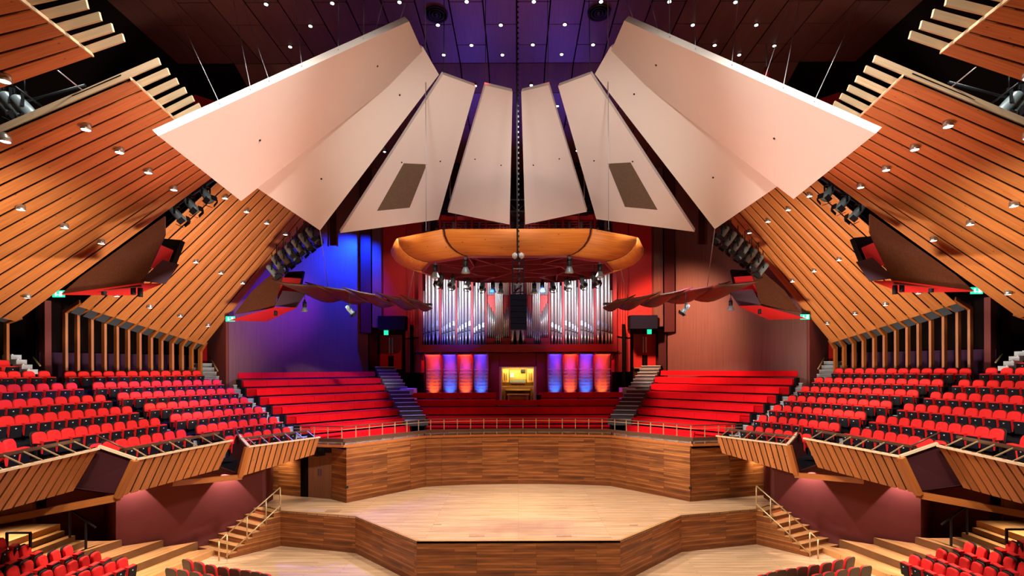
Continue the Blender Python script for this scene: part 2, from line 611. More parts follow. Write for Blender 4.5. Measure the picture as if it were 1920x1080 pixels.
def dup(root, loc, rz, label, group=None):
    r = root.copy()
    COL.objects.link(r)
    r.location = loc
    r.rotation_euler = (0, 0, rz)
    r['label'] = label
    if group:
        r['group'] = group
    for ch in list(root.children):
        c = ch.copy()
        COL.objects.link(c)
        c.parent = r
        for g in list(ch.children):
            d = g.copy()
            COL.objects.link(d)
            d.parent = c
    return r


ORD = ['', 'first', 'second', 'third', 'fourth', 'fifth', 'sixth', 'seventh', 'eighth', 'ninth', 'tenth', 'eleventh', 'twelfth',
       'thirteenth', 'fourteenth', 'fifteenth', 'sixteenth', 'seventeenth', 'eighteenth', 'nineteenth', 'twentieth']


def frame_xz(a, b):
    """frame with X along a->b in plan, Z up, origin at a"""
    d = Vector((b[0] - a[0], b[1] - a[1], 0)).normalized()
    y = Vector((-d.y, d.x, 0))
    m = Matrix(((d.x, y.x, 0, a[0]), (d.y, y.y, 0, a[1]), (0, 0, 1, a[2] if len(a) > 2 else 0), (0, 0, 0, 1)))
    return m


def frame_dir(o, d, nrm):
    d = Vector(d).normalized()
    n = Vector(nrm)
    y = n.cross(d).normalized()
    n = d.cross(y).normalized()
    return Matrix(((d.x, y.x, n.x, o[0]), (d.y, y.y, n.y, o[1]), (d.z, y.z, n.z, o[2]), (0, 0, 0, 1)))


def wall_mb(a, b, z0, z1, th=0.15, z0b=None, z1b=None):
    """upright wall from a to b in plan, thickened away from the hall (to the left of a->b)"""
    a, b = Vector((a[0], a[1], 0)), Vector((b[0], b[1], 0))
    d = (b - a).normalized()
    n = Vector((-d.y, d.x, 0)) * th
    z0b = z0 if z0b is None else z0b
    z1b = z1 if z1b is None else z1b
    mb = MB()
    mb.hexa([a + Vector((0, 0, z0)), b + Vector((0, 0, z0b)), b + n + Vector((0, 0, z0b)), a + n + Vector((0, 0, z0)),
             a + Vector((0, 0, z1)), b + Vector((0, 0, z1b)), b + n + Vector((0, 0, z1b)), a + n + Vector((0, 0, z1))])
    return mb


class Patch:
    """bilinear timber field: u runs up the slats, v across them"""
    def __init__(self, bl, br, tr, tl):
        self.bl, self.br, self.tr, self.tl = bl, br, tr, tl

    def q(self, u, v):
        return (self.bl * (1 - u) + self.tl * u) * (1 - v) + (self.br * (1 - u) + self.tr * u) * v

    def n(self, u, v, ref=(0, 0, 1)):
        e = 1e-3
        nn = (self.q(u + e, v) - self.q(u - e, v)).cross(self.q(u, v + e) - self.q(u, v - e)).normalized()
        return nn if nn.dot(Vector(ref)) > 0 else -nn

    def find(self, px, py):
        u = v = 0.5
        tgt = P(px, py, 1.0) - Vector((0, 0, H))
        for _ in range(30):
            def err(u, v):
                p = self.q(u, v)
                return (p.x / p.y - tgt.x, (p.z - H) / p.y - tgt.z)
            e0 = err(u, v)
            h = 1e-4
            eu, ev = err(u + h, v), err(u, v + h)
            a, b = (eu[0] - e0[0]) / h, (ev[0] - e0[0]) / h
            c, d = (eu[1] - e0[1]) / h, (ev[1] - e0[1]) / h
            det = a * d - b * c
            if abs(det) < 1e-12:
                break
            u -= (d * e0[0] - b * e0[1]) / det
            v -= (-c * e0[0] + a * e0[1]) / det
        return u, v

# ================================================================ SETTING
SIDES = ((1, 'left'), (-1, 'right'))   # s multiplies x: left half as surveyed, right half mirrored

# ---- hall floor and outer shell
struct('floor', MB().prism([(-26, -12), (26, -12), (26, 38), (-26, 38)], -0.3, 0.0), 'floor')
for nm, a, b in (('wall_left', (-25, -12), (-25, 38)), ('wall_back', (-25, 38), (25, 38)), ('wall_right', (25, 38), (25, -12)),
                 ('wall_front', (25, -12), (-25, -12))):
    struct(nm, wall_mb(a, b, 0, 20.4, 0.3), 'void')

# ---- ceiling: dark boards field with every visible panel its own piece
ZC = H + 12.9
cw = 1.196
prof = [(8.4, ZC), (21.65, ZC), (23.0, ZC - 0.55), (33.6, ZC - 1.2)]
cm = MB()
cm.prism([(-25, -12), (25, -12), (25, 38), (-25, 38)], ZC + 0.15, ZC + 0.4)
ceiling = struct('ceiling', cm, 'void')


def ceil_z(y):
    for (y0, z0), (y1, z1) in zip(prof, prof[1:]):
        if y <= y1:
            return z0 + (z1 - z0) * (y - y0) / (y1 - y0)
    return prof[-1][1]


def ceil_hit(px, py):
    lo, hi = 5.0, 36.0
    for _ in range(50):
        m = (lo + hi) / 2
        if P(px, py, m).z < ceil_z(m):
            lo = m
        else:
            hi = m
    p = P(px, py, lo)
    return p


pcache = {}
for c in range(-12, 12):
    st = 0.0 if c % 2 == 0 else 1.2
    ys = [18.03 - 2.4 + st * 0.99 + 2.4 * i for i in range(-1, 3)]
    ys = [y for y in ys if y < 21.0] + [21.65]
    if c < -11 or c > 10:
        ys = [15.5, 21.65]
    cuts = [('a', y0, y1) for y0, y1 in zip(ys, ys[1:])]
    if -10 <= c <= 9:
        cuts += [('b', 21.65, 23.0)] + [('b', 23.0 + 2.65 * i, 25.65 + 2.65 * i) for i in range(4)]
    for _, y0, y1 in cuts:
        x0, x1 = c * cw + 0.025, (c + 1) * cw - 0.025
        a0, a1 = y0 + 0.02, y1 - 0.02
        pts = [Vector((x0, a0, ceil_z(a0))), Vector((x1, a0, ceil_z(a0))), Vector((x1, a1, ceil_z(a1 - 1e-4))), Vector((x0, a1, ceil_z(a1 - 1e-4)))]
        mb = MB().slab(pts, 0.05, True)
        obj('panel', mb, 'ceil', ceiling, Matrix.Translation(pts[0]))

# slopes from the ceiling edge down to the side walls
for s, nm in SIDES:
    mb = MB().slab([mir(p, s) for p in ((-14.3, -10, ZC), (-14.3, 24, ZC), (-24.5, 24, 12.5), (-24.5, -10, 12.5))], 0.1, True)
    struct('ceiling_slope', mb, 'void')

# ---- concert platform
FR = [(-3.23, 16.25), (-6.05, 19.0), (-9.2, 19.8)]
BK, CC = (-4.31, 23.8), (-7.05, 20.95)
ST = 1.35
half = [FR[0], FR[1], FR[2], (-9.9, 20.35), (-10.25, 20.55), (-11.6, 22.6), (-11.6, 24.9), (-4.5, 24.9)]
poly = half + [(-x, y) for x, y in half[::-1]]
struct('floor_platform', MB().prism(poly[::-1], ST - 0.06, ST), 'stage_floor', Matrix.Translation((0, 18.3, ST)))
# riser boards of the platform front: one piece per face
edges = [((-3.23, 16.25), (3.23, 16.25))]
for s, nm in SIDES:
    for a, b in ((FR[1], FR[0]), (FR[2], FR[1]), ((-9.95, 20.4), FR[2])):
        e = ((a[0] * s, a[1]), (b[0] * s, b[1]))
        edges.append(e if s == 1 else (e[1], e[0]))
for k, (a, b) in enumerate(edges):
    mb = wall_mb((*a, 0), (*b, 0), 0.0, ST - 0.05, 0.12)
    w_ = struct('wall_platform_front', mb, 'stage_wall', frame_xz((*a, 0.0), (*b, 0.0)))
    w_.name = 'wall_platform_front'
    t_ = wall_mb((*a, 0), (*b, 0), ST - 0.05, ST + 0.012, 0.1)
    struct('trim_platform_edge', t_, 'step_wood', frame_xz((*a, ST), (*b, ST)))

# platform back wall: curved centre in four panels, then the two oblique sides
WT = 3.62
cen = []
for i in range(13):
    x = BK[0] + i * (-2 * BK[0]) / 12
    cen.append((x, BK[1] + 0.5 * (1 - (x / BK[0]) ** 2)))
cuts = [(0, 1), (1, 6), (6, 11), (11, 12)]
for i0, i1 in cuts:
    mb = MB()
    for i in range(i0, i1):
        a, b = Vector((*cen[i], 0)), Vector((*cen[i + 1], 0))
        if i == i0:
            a = a + (b - a) * 0.01
        mb.hexa([(a.x, a.y, ST), (b.x, b.y, ST), (b.x, b.y + .15, ST), (a.x, a.y + .15, ST),
                 (a.x, a.y, WT), (b.x, b.y, WT), (b.x, b.y + .15, WT), (a.x, a.y + .15, WT)])
    struct('wall_platform_back', mb, 'stage_wall', frame_xz((*cen[i0], ST), (*cen[i1], ST)))
for s, nm in SIDES:
    a, b = (CC[0] * s, CC[1]), (BK[0] * s, BK[1])
    mid = (a[0] + (b[0] - a[0]) * 0.79, a[1] + (b[1] - a[1]) * 0.79)
    for p, q in ((a, mid), (mid, b)):
        p, q = Vector((*p, 0)), Vector((*q, 0))
        p = p + (q - p) * 0.006
        u, v = (p, q) if s == 1 else (q, p)
        struct('wall_platform_side', wall_mb(u, v, ST, WT, 0.15), 'stage_wall', frame_xz((u.x, u.y, ST), (v.x, v.y, ST)))
# recess at the left with the double door; on the right the boards run on to the balcony wall
mbw = wall_mb((-7.85, 21.55), (-7.07, 20.98), ST, 3.5, 0.12)
struct('wall_recess', mbw, 'stage_wall', frame_xz((-7.85, 21.55, ST), (-7.07, 20.98, ST)))
struct('wall_recess', wall_mb((-9.35, 22.0), (-9.02, 21.95), ST, 3.5, 0.12), 'void')
struct('wall_recess', wall_mb((-12.3, 23.0), (-9.36, 22.0), ST, 3.5, 0.12), 'stage_wall', frame_xz((-12.3, 23.0, ST), (-9.36, 22.0, ST)))
struct('wall_recess', wall_mb((7.07, 20.98), (11.2, 22.2), ST, 3.5, 0.12), 'stage_wall', frame_xz((7.07, 20.98, ST), (11.2, 22.2, ST)))
door = thing('door_1', None, None, (-8.43, 21.75, ST), kind='structure')
fr = frame_xz((-9.0, 21.94, ST), (-7.86, 21.57, ST))
for k in (0, 1):
    x0 = 0.6 * k + 0.005
    mb = MB()
    mb.hexa([fr @ Vector(q) for q in ((x0, 0, .01), (x0 + .585, 0, .01), (x0 + .585, .06, .01), (x0, .06, .01),
                                      (x0, 0, 2.1), (x0 + .585, 0, 2.1), (x0 + .585, .06, 2.1), (x0, .06, 2.1))])
    leaf = obj('door_leaf', mb, 'door_wood', door)
    xp = 0.5 if k == 0 else 0.62
    mb = MB()
    mb.hexa([fr @ Vector(q) for q in ((xp, -.012, .95), (xp + .07, -.012, .95), (xp + .07, 0, .95), (xp, 0, .95),
                                      (xp, -.012, 1.25), (xp + .07, -.012, 1.25), (xp + .07, 0, 1.25), (xp, 0, 1.25))])
    obj('push_plate', mb, 'visor', leaf)
# small cover plates in the boards
for px, py, Y, ww in ((664, 918, 20.55, .09), (1282, 919, 20.55, .09)):
    p = P(px, py, Y)
    s = 1 if p.x < 0 else -1
    f = frame_xz((CC[0] * s, CC[1], p.z), (BK[0] * s, BK[1], p.z)) if s == 1 else frame_xz((-BK[0], BK[1], p.z), (-CC[0], CC[1], p.z))
    t = f.inverted() @ Vector((p.x, p.y, p.z))
    mb = MB().box(f @ Vector((t.x, -.02, 0)), (.12, .03, .09), m=f.to_3x3())
    setp(obj('wall_socket', mb, 'dkmetal'), 'small dark socket box low on the boarded oblique wall, %s' % ('platform left' if s == 1 else 'platform right'), 'socket')
for px, py, wx, wy in ((625, 958, .55, .35), (894, 1004, .5, .25), (1057, 1004, .5, .25), (820, 958 + 26, .3, .05), (1188, 985, .3, .05)):
    p = PZ(px, py, ST)
    mb = MB().box((p.x, p.y, ST + .006), (wx, wy, .012))
    setp(obj('floor_hatch', mb, 'stage_floor', None, Matrix.Translation(p)), {625: 'flush timber floor hatch near the left door recess of the platform', 894: 'flush timber hatch left of centre at the platform front edge',
         1057: 'flush timber hatch right of centre at the platform front edge', 820: 'narrow cut strip in platform boards at the left', 1188: 'narrow cut strip in platform boards at the right'}[px], 'hatch')

# orange trim, pale slab edge, and choir parapet along the top of the platform wall
line = [(-9.35, 21.35), (CC[0] - .1, CC[1] - 0.0), BK] + cen[1:-1] + [(-BK[0], BK[1]), (-CC[0] + .1, CC[1]), (9.35, 21.35)]
line = [Vector((x, y, 0)) for x, y in line]


def along(mb, pts, z0, z1, off, th):
    for a, b in zip(pts, pts[1:]):
        d = (b - a).normalized()
        n = Vector((-d.y, d.x, 0))
        a2, b2 = a + n * off - d * .01, b + n * off + d * .01
        mb.hexa([a2 + Vector((0, 0, z0)), b2 + Vector((0, 0, z0)), b2 + n * th + Vector((0, 0, z0)), a2 + n * th + Vector((0, 0, z0)),
                 a2 + Vector((0, 0, z1)), b2 + Vector((0, 0, z1)), b2 + n * th + Vector((0, 0, z1)), a2 + n * th + Vector((0, 0, z1))])
    return mb


struct('trim_platform_wall', along(MB(), line, WT, WT + .09, -.03, .2), 'trim_orange')
struct('trim_choir_slab', along(MB(), line, WT + .09, WT + .2, .12, .3), 'nosing')
rail = thing('choir_rail', 'long dark bronze railing along the front of the choir stalls above the platform wall', 'railing', (0, 24.2, WT + .09))
obj('rail_board', along(MB(), line, WT + .22, WT + .36, -.02, .05), 'bronze', rail)
obj('top_rail', along(MB(), line, WT + .83, WT + .87, .0, .05), 'bronze', rail)
obj('lower_rail', along(MB(), line, WT + .72, WT + .74, .0, .025), 'brass', rail)
L = 0.0
nxt = 0.3
for a, b in zip(line, line[1:]):
    seg = (b - a).length
    while nxt < L + seg:
        p = a + (b - a) * ((nxt - L) / seg)
        obj('post', MB().bar(p + Vector((0, .02, WT + .09)), p + Vector((0, .02, WT + .85)), .035, .035, (0, 1, 0)), 'brass', rail)
        nxt += 0.62
    L += seg

# ---- choir floor and stalls walls
for s, nm in SIDES:
    # side wall behind the choir stalls: blue-lit on one side, plain timber on the other
    a, b = (-13.75 * s, 24.35), (-8.95 * s, 30.6)
    u, v = (a, b) if s == 1 else (b, a)
    struct('wall_choir_' + nm, wall_mb(u, v, 3.0, 19.4, 0.2), 'wall_wood', frame_xz((*u, 3.0), (*v, 3.0)))
    # upper red return and the dark post beside it
    a, b = (-14.75 * s, 23.4), (-13.78 * s, 24.33)
    u, v = (a, b) if s == 1 else (b, a)
    struct('wall_upper_' + nm, wall_mb(u, v, 11.0, 19.4, 0.2), 'red_paint')
    struct('wall_post_' + nm, MB().box((-14.95 * s, 23.2, 15.2), (.3, .3, 8.4)), 'void')
    # dark pier, lit narrow pier, red wall and door recess beside the organ
    def seg(x0, y0, x1, y1, z0, z1, mat, name, th=.2):
        a, b = (x0 * s, y0), (x1 * s, y1)
        u, v = (a, b) if s == 1 else (b, a)
        return struct(name, wall_mb(u, v, z0, z1, th), mat)
    seg(-9.2, 30.0, -8.68, 30.3, 8.95, 19, 'dark_maroon', 'wall_pier', 1.2)
    seg(-9.05, 31.2, -8.62, 31.4, 3, 9.2, 'dark_maroon', 'wall_pier', .9)
    seg(-8.66, 30.5, -8.12, 30.5, 9.3, 19, 'wall_wood', 'wall_pier_narrow', .6)
    seg(-8.3, 31.0, -6.75, 31.0, 9.25, 19, 'red_paint', 'wall_red')
    seg(-9.1, 32.6, -6.0, 32.6, 3, 9.4, 'dark_maroon', 'wall_stair')
    seg(-6.9, 32.6, -6.3, 30.0, 3, 9.4, 'void', 'wall_stair')
    # box over the stair door
    p0 = MB().box((-7.45 * s, 30.6, 9.55), (1.6, .8, .8))
    setp(obj('bulkhead_box', p0, 'speaker'), 'black box above the red door at the top of the %s choir stair' % nm, 'box')
    d = thing('door_2' if s == 1 else 'door_3', None, None, (-8.1 * s, 32.5, 6.85), kind='structure')
    for k in (0, 1):
        x0 = (-8.75 + k * .72)
        lf = obj('door_leaf', MB().box(((x0 + .35) * s, 32.5, 7.92), (.69, .06, 2.1)), 'red_paint', d)
        xx = x0 + (.62 if k == 0 else .08)
        obj('handle', MB().box((xx * s, 32.44, 8.3), (.07, .04, 1.0)), 'plate', lf)
        obj('lower_glass', MB().box((xx * s, 32.455, 7.3), (.16, .02, .7)), 'void', lf)
    obj('sill', MB().box((-8.1 * s, 32.4, 6.83), (1.5, .12, .06)), 'brass', d)
    e = thing('exit_sign', 'small green running-man exit sign over the %s choir stair door' % nm, 'exit sign', P(724, 622, 31.6).x * s and (P(724, 622, 30.9).x * s, 30.9, 8.85))
    obj('sign_plate', MB().box((P(724, 622, 30.9).x * s, 30.9, 9.01), (.26, .06, .28)), 'exit', e)
    # ribbed red screen beside the organ
    sc_ = thing('trim_ribbed_screen', None, None, (-6.2 * s, 30, 7.4), kind='structure')
    for k in range(7):
        t = k / 6
        x, y = -6.75 + t * 1.25, 31.2 - t * 1.6
        obj('rib', MB().box((x * s, y, 12.5), (.15, .16, 7.6 + .0 * k)), 'red_paint', sc_)
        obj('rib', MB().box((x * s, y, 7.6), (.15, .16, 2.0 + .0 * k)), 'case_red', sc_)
    # hanging maroon frame in front of the choir wall
    fr_ = thing('lighting_ladder', 'narrow maroon lighting ladder hanging high in front of the %s choir wall' % nm, 'ladder', (P(624, 458, 25.5).x * s, 25.5, 12.9))
    a, b = P(616, 395, 25.5), P(633, 458, 25.5)
    obj('frame_panel', MB().box(((a.x + b.x) / 2 * s, 25.5, (a.z + b.z) / 2 + .4), (.32, .08, 2.6)), 'dark_maroon', fr_)
    for q in (a.x, b.x):
        obj('frame_bar', MB().box((q * s, 25.45, (a.z + b.z) / 2 + .4), (.05, .12, 2.7)), 'maroon', fr_)
    # wall behind the posts of the seating, purple dado below
    a, b = (-19.4, 20.6), (-16.4, 25.9)
    u, v = ((a[0] * s, a[1]), (b[0] * s, b[1])) if s == 1 else ((b[0] * s, b[1]), (a[0] * s, a[1]))
    struct('wall_seating_' + nm, wall_mb(u, v, 5.0, 12.6, 0.2), 'void')
    a, b = (-19.2, 20.55), (-16.2, 25.8)
    u, v = ((a[0] * s, a[1]), (b[0] * s, b[1])) if s == 1 else ((b[0] * s, b[1]), (a[0] * s, a[1]))
    dd = struct('baseboard_seating_' + nm, wall_mb(u, v, 5.0, 7.55, 0.1), 'dark_purple')
    # vomitory walls: one between the two timber canopies, one before the choir
    seg(-20.8, 21.6, -18.75, 20.3, 5.0, 9.6, 'maroon', 'wall_vomitory')
    seg(-22.0, 19.0, -20.8, 21.6, 5.0, 9.6, 'void', 'wall_vomitory')
    seg(-16.3, 26.6, -13.85, 24.3, 4.0, 9.6, 'maroon', 'wall_vomitory', .1)
    seg(-17.2, 26.4, -16.5, 27.4, 4.0, 9.6, 'void', 'wall_vomitory')
    p = P(392, 650, 26.3)
    d = thing('door_4' if s == 1 else 'door_5', None, None, (p.x * s, 26.3, 6.9), kind='structure')
    obj('door_leaf', MB().box((p.x * s, 26.3, 7.9), (.7, .06, 2.0)), 'red_paint', d)
    for (x0, y0, z0), (x1, y1, z1), lab in (((-19.55, 20.75, 7.35), (-18.8, 20.25, 7.0), 'between the two timber canopies'), ((-15.2, 25.5, 7.3), (-14.5, 24.85, 6.75), 'beside the choir aisle')):
        setp(obj('wall_handrail', MB().tube((x0 * s, y0 - .1, z0), (x1 * s, y1 - .1, z1), .03), 'brass'),
             'short brass wall handrail in the %s exit %s' % (nm, lab), 'handrail')

struct('wall_organ_back', wall_mb((-9.5, 33.4), (9.5, 33.4), 3, 19, .2), 'dark_case')

# ================================================================ TIMBER CANOPIES
def canopy(s, nm, which, bl, br, tr, tl, n, posts, rails_u, top_rail, label, shades):
    bl, br, tr, tl = (mir(p, s) for p in (bl, br, tr, tl))
    pt = Patch(bl, br, tr, tl)
    root = thing('timber_canopy', label, 'canopy', ((bl.x + br.x) / 2, (bl.y + br.y) / 2, min(bl.z, br.z)))
    gap = 0.068
    for k in range(n):
        v0, v1 = (k + gap) / n, (k + 1 - gap) / n
        lo = [pt.q(0, v0), pt.q(1, v0), pt.q(1, v1), pt.q(0, v1)]
        nn = pt.n(.5, (v0 + v1) / 2)
        mb = MB().hexa(lo + [p + nn * .022 for p in lo])
        c0 = (lo[0] + lo[3]) / 2
        obj('slat', mb, 'pine', root, frame_dir(c0, (lo[1] + lo[2]) / 2 - c0, nn))
        if k == 0:
            # dark lining above the slats closes the joints
            bk = [pt.q(0.0, 0.0), pt.q(.985, 0.0), pt.q(.985, 1.0), pt.q(0.0, 1.0)]
            rows = [[pt.q(u, v) + pt.n(u, v) * .15 for v in (0, .25, .5, .75, 1)] for u in (0.0, .33, .66, .985)]
            obj('lining', MB().grid(rows, .02), 'void', root)
    for k in range(n + 1):
        v = min(max(k / n, .004), .996)
        nn = pt.n(.97, v)
        u0 = .02 if (k == 0 and top_rail) else .96
        a, b = pt.q(u0, v), pt.q(1.0, v)
        d = (b - a).normalized()
        e = b + d * .72
        lo = .06
        mb = MB().bar(a + nn * (lo + .07), e + nn * (lo + .07), .035, .13, nn)
        obj('joist', mb, 'pine_pale', root, frame_dir(a, d, nn))
    e0, e1 = pt.q(1.0, 0), pt.q(1.0, 1)
    nn = pt.n(1, .5)
    obj('edge_trim', MB().bar(e0 + nn * .03, e1 + nn * .03, .03, .06, nn), 'pine_pale', root)
    # hockey-stick fins: upright post, then a raking piece up to the slats
    for i, (base, bend) in enumerate(posts):
        base, bend = mir(base, s), mir(bend, s)
        v = i / max(1, len(posts) - 1)
        top = pt.q(.02, v)
        nn = pt.n(.02, v)
        dirn = (top - bend).normalized()
        side = (br - bl).normalized() * .045
        outw = Vector((-s * .9, .3, 0)).normalized() * .2
        p0, p1 = base, bend
        q1 = bend + outw * .9 + Vector((0, 0, .1))
        q2 = top + nn * .2
        mb = MB().hexa([p0 - side, p0 + side, p0 + side + outw, p0 - side + outw, p1 - side, p1 + side, q1 + side, q1 - side])
        post = obj('fin_post', mb, 'trim_orange', root, frame_dir(base, (0, 0, 1), (s, 0, 0)))
        mb = MB().hexa([p1 - side, p1 + side, q1 + side, q1 - side, top - side, top + side, q2 + side, q2 - side])
        obj('fin_rake', mb, 'trim_orange', root, frame_dir(bend, dirn, nn))
    if posts:
        # grey closing boards between the fins under the lower slat ends
        for k in range(n):
            v0, v1 = (k + .1) / n, (k + .9) / n
            a, b = pt.q(.0, v0), pt.q(.0, v1)
            nn = pt.n(0, .5)
            dn = (pt.q(0, .5) - pt.q(.1, .5)).normalized()
            mb = MB().slab([a + nn * .14, b + nn * .14, b + nn * .2 + dn * .6, a + nn * .2 + dn * .6], .03)
            obj('closing_board', mb, 'visor_grey', root)
    cnt = 0
    for row, pts in shades:
        for j, (px, py) in enumerate(pts):
            u, v = pt.find(px, py) if s == 1 else pt0[which].find(px, py)
            p = pt.q(u, v)
            m = Matrix.Rotation(0.0, 3, 'X')
            d = thing('downlight', 'small silver downlight can, %s from the outer end of the %s row, %s %s canopy' % (ORD[j + 1], row, nm, which), 'light',
                      (p.x, p.y, p.z - .03), 0, 'downlights in the timber canopies')
            obj('can', MB().lathe([(.0, .10), (.07, .09), (.10, .03), (.105, -.10), (.095, -.10), (.09, -.07), (.0, -.07)], n=16), 'can', d, local=True)
            obj('lens', MB().lathe([(.088, -.095), (.088, -.075)], n=14), 'lamp', d, local=True)
    return pt


M['visor_grey'] = plain('blue_grey_board', (0.055, 0.062, 0.075), 0.7)
pt0 = {}
C0 = [Vector(p) for p in ((-19.9, 7.0, 11.0), (-19.6, 11.6, 10.5))] + [P(175, 107, 9.2), P(-60, -75, 6.6)]
C1 = [Vector((-19.5, 12.4, 9.6)), P(33, 603, 18.7), P(425, 314, 16.3), P(247, 150, 10.3)]
C2 = [P(146, 574.5, 20.3), P(384, 647.5, 24.8), P(590, 395, 23.5), P(425, 325, 17.8)]
posts2 = []
for i, (bx, by) in enumerate(((125, 587), (147.5, 591), (173.5, 599.5), (198, 607.5), (221, 612.5), (242, 619), (263.5, 625), (285, 634), (304.5, 639), (324.5, 644), (343, 649), (361.5, 655), (378, 659))):
    Y = 20.6 + 4.4 * i / 12
    b = P(bx, by, Y)
    posts2.append((Vector((b.x, b.y, 5.6)), b))
p1 = P(15, 607, 19.0)
posts1 = [(Vector((-19.9, 12.4, 6.2)), Vector((-19.9, 12.4, 9.0))), (Vector((-19.6, 15.6, 6.2)), Vector((-19.6, 15.6, 8.8))), (Vector((p1.x, p1.y, 6.0)), p1)]
D0 = [('lower', [(8, 140)])]
D1 = [('upper', [(161, 233), (224, 277), (278, 316), (326, 349)]), ('middle', [(39, 385), (121, 420), (190, 450)]), ('lower', [(51, 552)]), ('top', [(10, 255)])]
D2 = [('upper', [(422, 366), (462, 392), (500, 414), (535, 435)]), ('middle', [(313, 465), (367, 487), (414, 508), (455, 527)]),
      ('lower', [(219, 550), (281, 572), (338, 589), (390, 607)])]
for s, nm in SIDES:
    for which, Cn, n, po, tr, lab, sh in (
            ('nearest', C0, 7, [], False, '%s topmost sloping canopy of orange pine slats, cut by the picture edge', D0),
            ('middle', C1, 13, posts1, True, '%s large sloping canopy of orange pine slats with a pale top joist', D1),
            ('far', C2, 12, posts2, False, '%s sloping pine slat canopy with thirteen bent fins behind the balcony seats', D2)):
        r = canopy(s, nm, which, *Cn, n, po, None, tr, lab % nm, sh)
        if s == 1:
            pt0[which] = r

# ================================================================ WHITE REFLECTORS
a, b, d = P(297, 255, 10.6), P(767, 40, 14.1), P(452, 377, 14.7)
R1 = [a, b, onplane(797, 108, a, b, d), d]
b, c, d = P(793, 88, 15.75), P(823, 140, 16.7), P(600, 432, 17.9)
R2 = [onplane(484, 354, b, c, d), b, c, d]
a, b, c = P(831, 140, 16.7), P(892, 162, 17.4), P(822, 412, 22.0)
R3 = [a, b, c, onplane(638, 437, a, b, c)]
a, b, c = P(910, 160, 17.5), P(961, 172, 17.9), P(955.5, 421, 23.8)
R4 = [a, b, c, onplane(840, 398, a, b, c)]


def cable(a, b, label, r=.012, mat='steel', grp=None):
    a, b = Vector(a), Vector(b)
    o = obj('hanging_cable', MB().tube(a, b, r, n=6), mat, None, Matrix.Translation(b if b.z < a.z else a))
    setp(o, label, 'cable', grp)
    return o


for s, nm in SIDES:
    for pts, lab, inset in ((R1, '%s outermost white reflector panel, the largest, with a bright upper edge', None),
                     (R2, '%s white reflector panel tucked under the outermost one', None),
                     (R3, '%s white reflector panel with a brown mesh inset', 1),
                     (R4, '%s narrow white reflector panel next to the centre line', None)):
        pp = [mir(p, s) for p in pts]
        lo = min(pp, key=lambda p: p.z)
        root = thing('reflector_panel', lab % nm, 'reflector', (sum(p.x for p in pp) / 4, sum(p.y for p in pp) / 4, lo.z))
        obj('panel', MB().slab(pp, .17), 'white', root)
        n = (pp[1] - pp[0]).cross(pp[3] - pp[0]).normalized()
        if n.z > 0:
            n = -n
        # fixing dots
        for fu, fv in ((.22, .5), (.78, .5)):
            q = (pp[0] * (1 - fu) + pp[1] * fu) * (1 - fv) + (pp[3] * (1 - fu) + pp[2] * fu) * fv
            obj('fixing', MB().tube(q - n * .02, q + n * .015, .03, n=8), 'dkmetal', root)
        if inset:
            gq = [mir(onplane(x, y, pts[0], pts[1], pts[2]), s) + n * .012 for x, y in ((757, 306), (800, 308), (768, 389), (707, 395))]
            obj('mesh_inset', MB().slab(gq, .03), 'grille', root)
    # steel cables up to the ceiling
    for k, (pq, tx, lab) in enumerate(((onplane(412, 203, *R1[:3]), 322, 'slanting steel cable at the outer end of the largest %s reflector'),
                                       (onplane(470, 176, *R1[:3]), 438, 'steel cable, second from the outer end of the largest %s reflector'),
                                       (onplane(505, 160, *R1[:3]), 455, 'steel cable, third from the outer end of the largest %s reflector'),
                                       (onplane(566, 132, *R1[:3]), 553, 'steel cable, fourth from the outer end of the largest %s reflector'),
                                       (onplane(634, 101, *R1[:3]), 635, 'steel cable near the middle of the largest %s reflector edge'),
                                       (onplane(682, 79, *R1[:3]), 682, 'thick grey suspension cable of the largest %s reflector'),
                                       (onplane(703, 70, *R1[:3]), 718, 'steel cable near the inner end of the largest %s reflector'),
                                       (onplane(748, 50, *R1[:3]), 762, 'steel cable at the inner tip of the largest %s reflector'))):
        q = mir(pq, s)
        t = ceil_hit(tx, 2)
        t = Vector((t.x * s, min(t.y, 20.5), ZC))
        cable(q + Vector((0, 0, .1)), t, lab % nm, .018 if 'thick' in lab else .010)
    q = mir(R3[0], s)
    cable(q + Vector((0, .1, .08)), (q.x + .02 * s, q.y + .2, ZC), 'dark cable where the %s inset reflector meets the next panel' % nm, .014, 'dkmetal')
    q = mir(R4[1], s)
    q2 = P(1030 if s == -1 else 910, 160, 17.5)
    q = mir(R4[0], s)
    cable(q + Vector((0, .1, .08)), (q.x, q.y + .3, ZC), 'dark cable of the narrow reflector, %s of centre' % nm, .012, 'dkmetal')
    q = mir(P(799, 432, 16.6), s)
    cable(q, (q.x, q.y, ZC), 'long grey cable in front of the reflectors holding the %s side of the timber ring' % nm, .013)

# ================================================================ TIMBER RING
zt, zb = 11.2, 10.45
oct_o = [(-2.32, 16.0), (-4.03, 17.1), (-4.69, 18.9), (-4.03, 20.7), (-2.32, 21.8)]
oct_i = [(-1.6, 16.5), (-2.97, 17.4), (-3.5, 18.9), (-2.97, 20.4), (-1.6, 21.3)]
oct_o = oct_o + [(-x, y) for x, y in oct_o[::-1]]
oct_i = oct_i + [(-x, y) for x, y in oct_i[::-1]]
ring = thing('timber_ring', 'large suspended ring of curved orange pine panels above the platform', 'canopy ring', (0, 18.9, zb))


def rp(o, i, t):
    k = 1 - math.cos(t * PI / 2)
    z = zt + (zb - zt) * math.sin(t * PI / 2)
    return Vector((o[0] + (i[0] - o[0]) * k, o[1] + (i[1] - o[1]) * k, z))


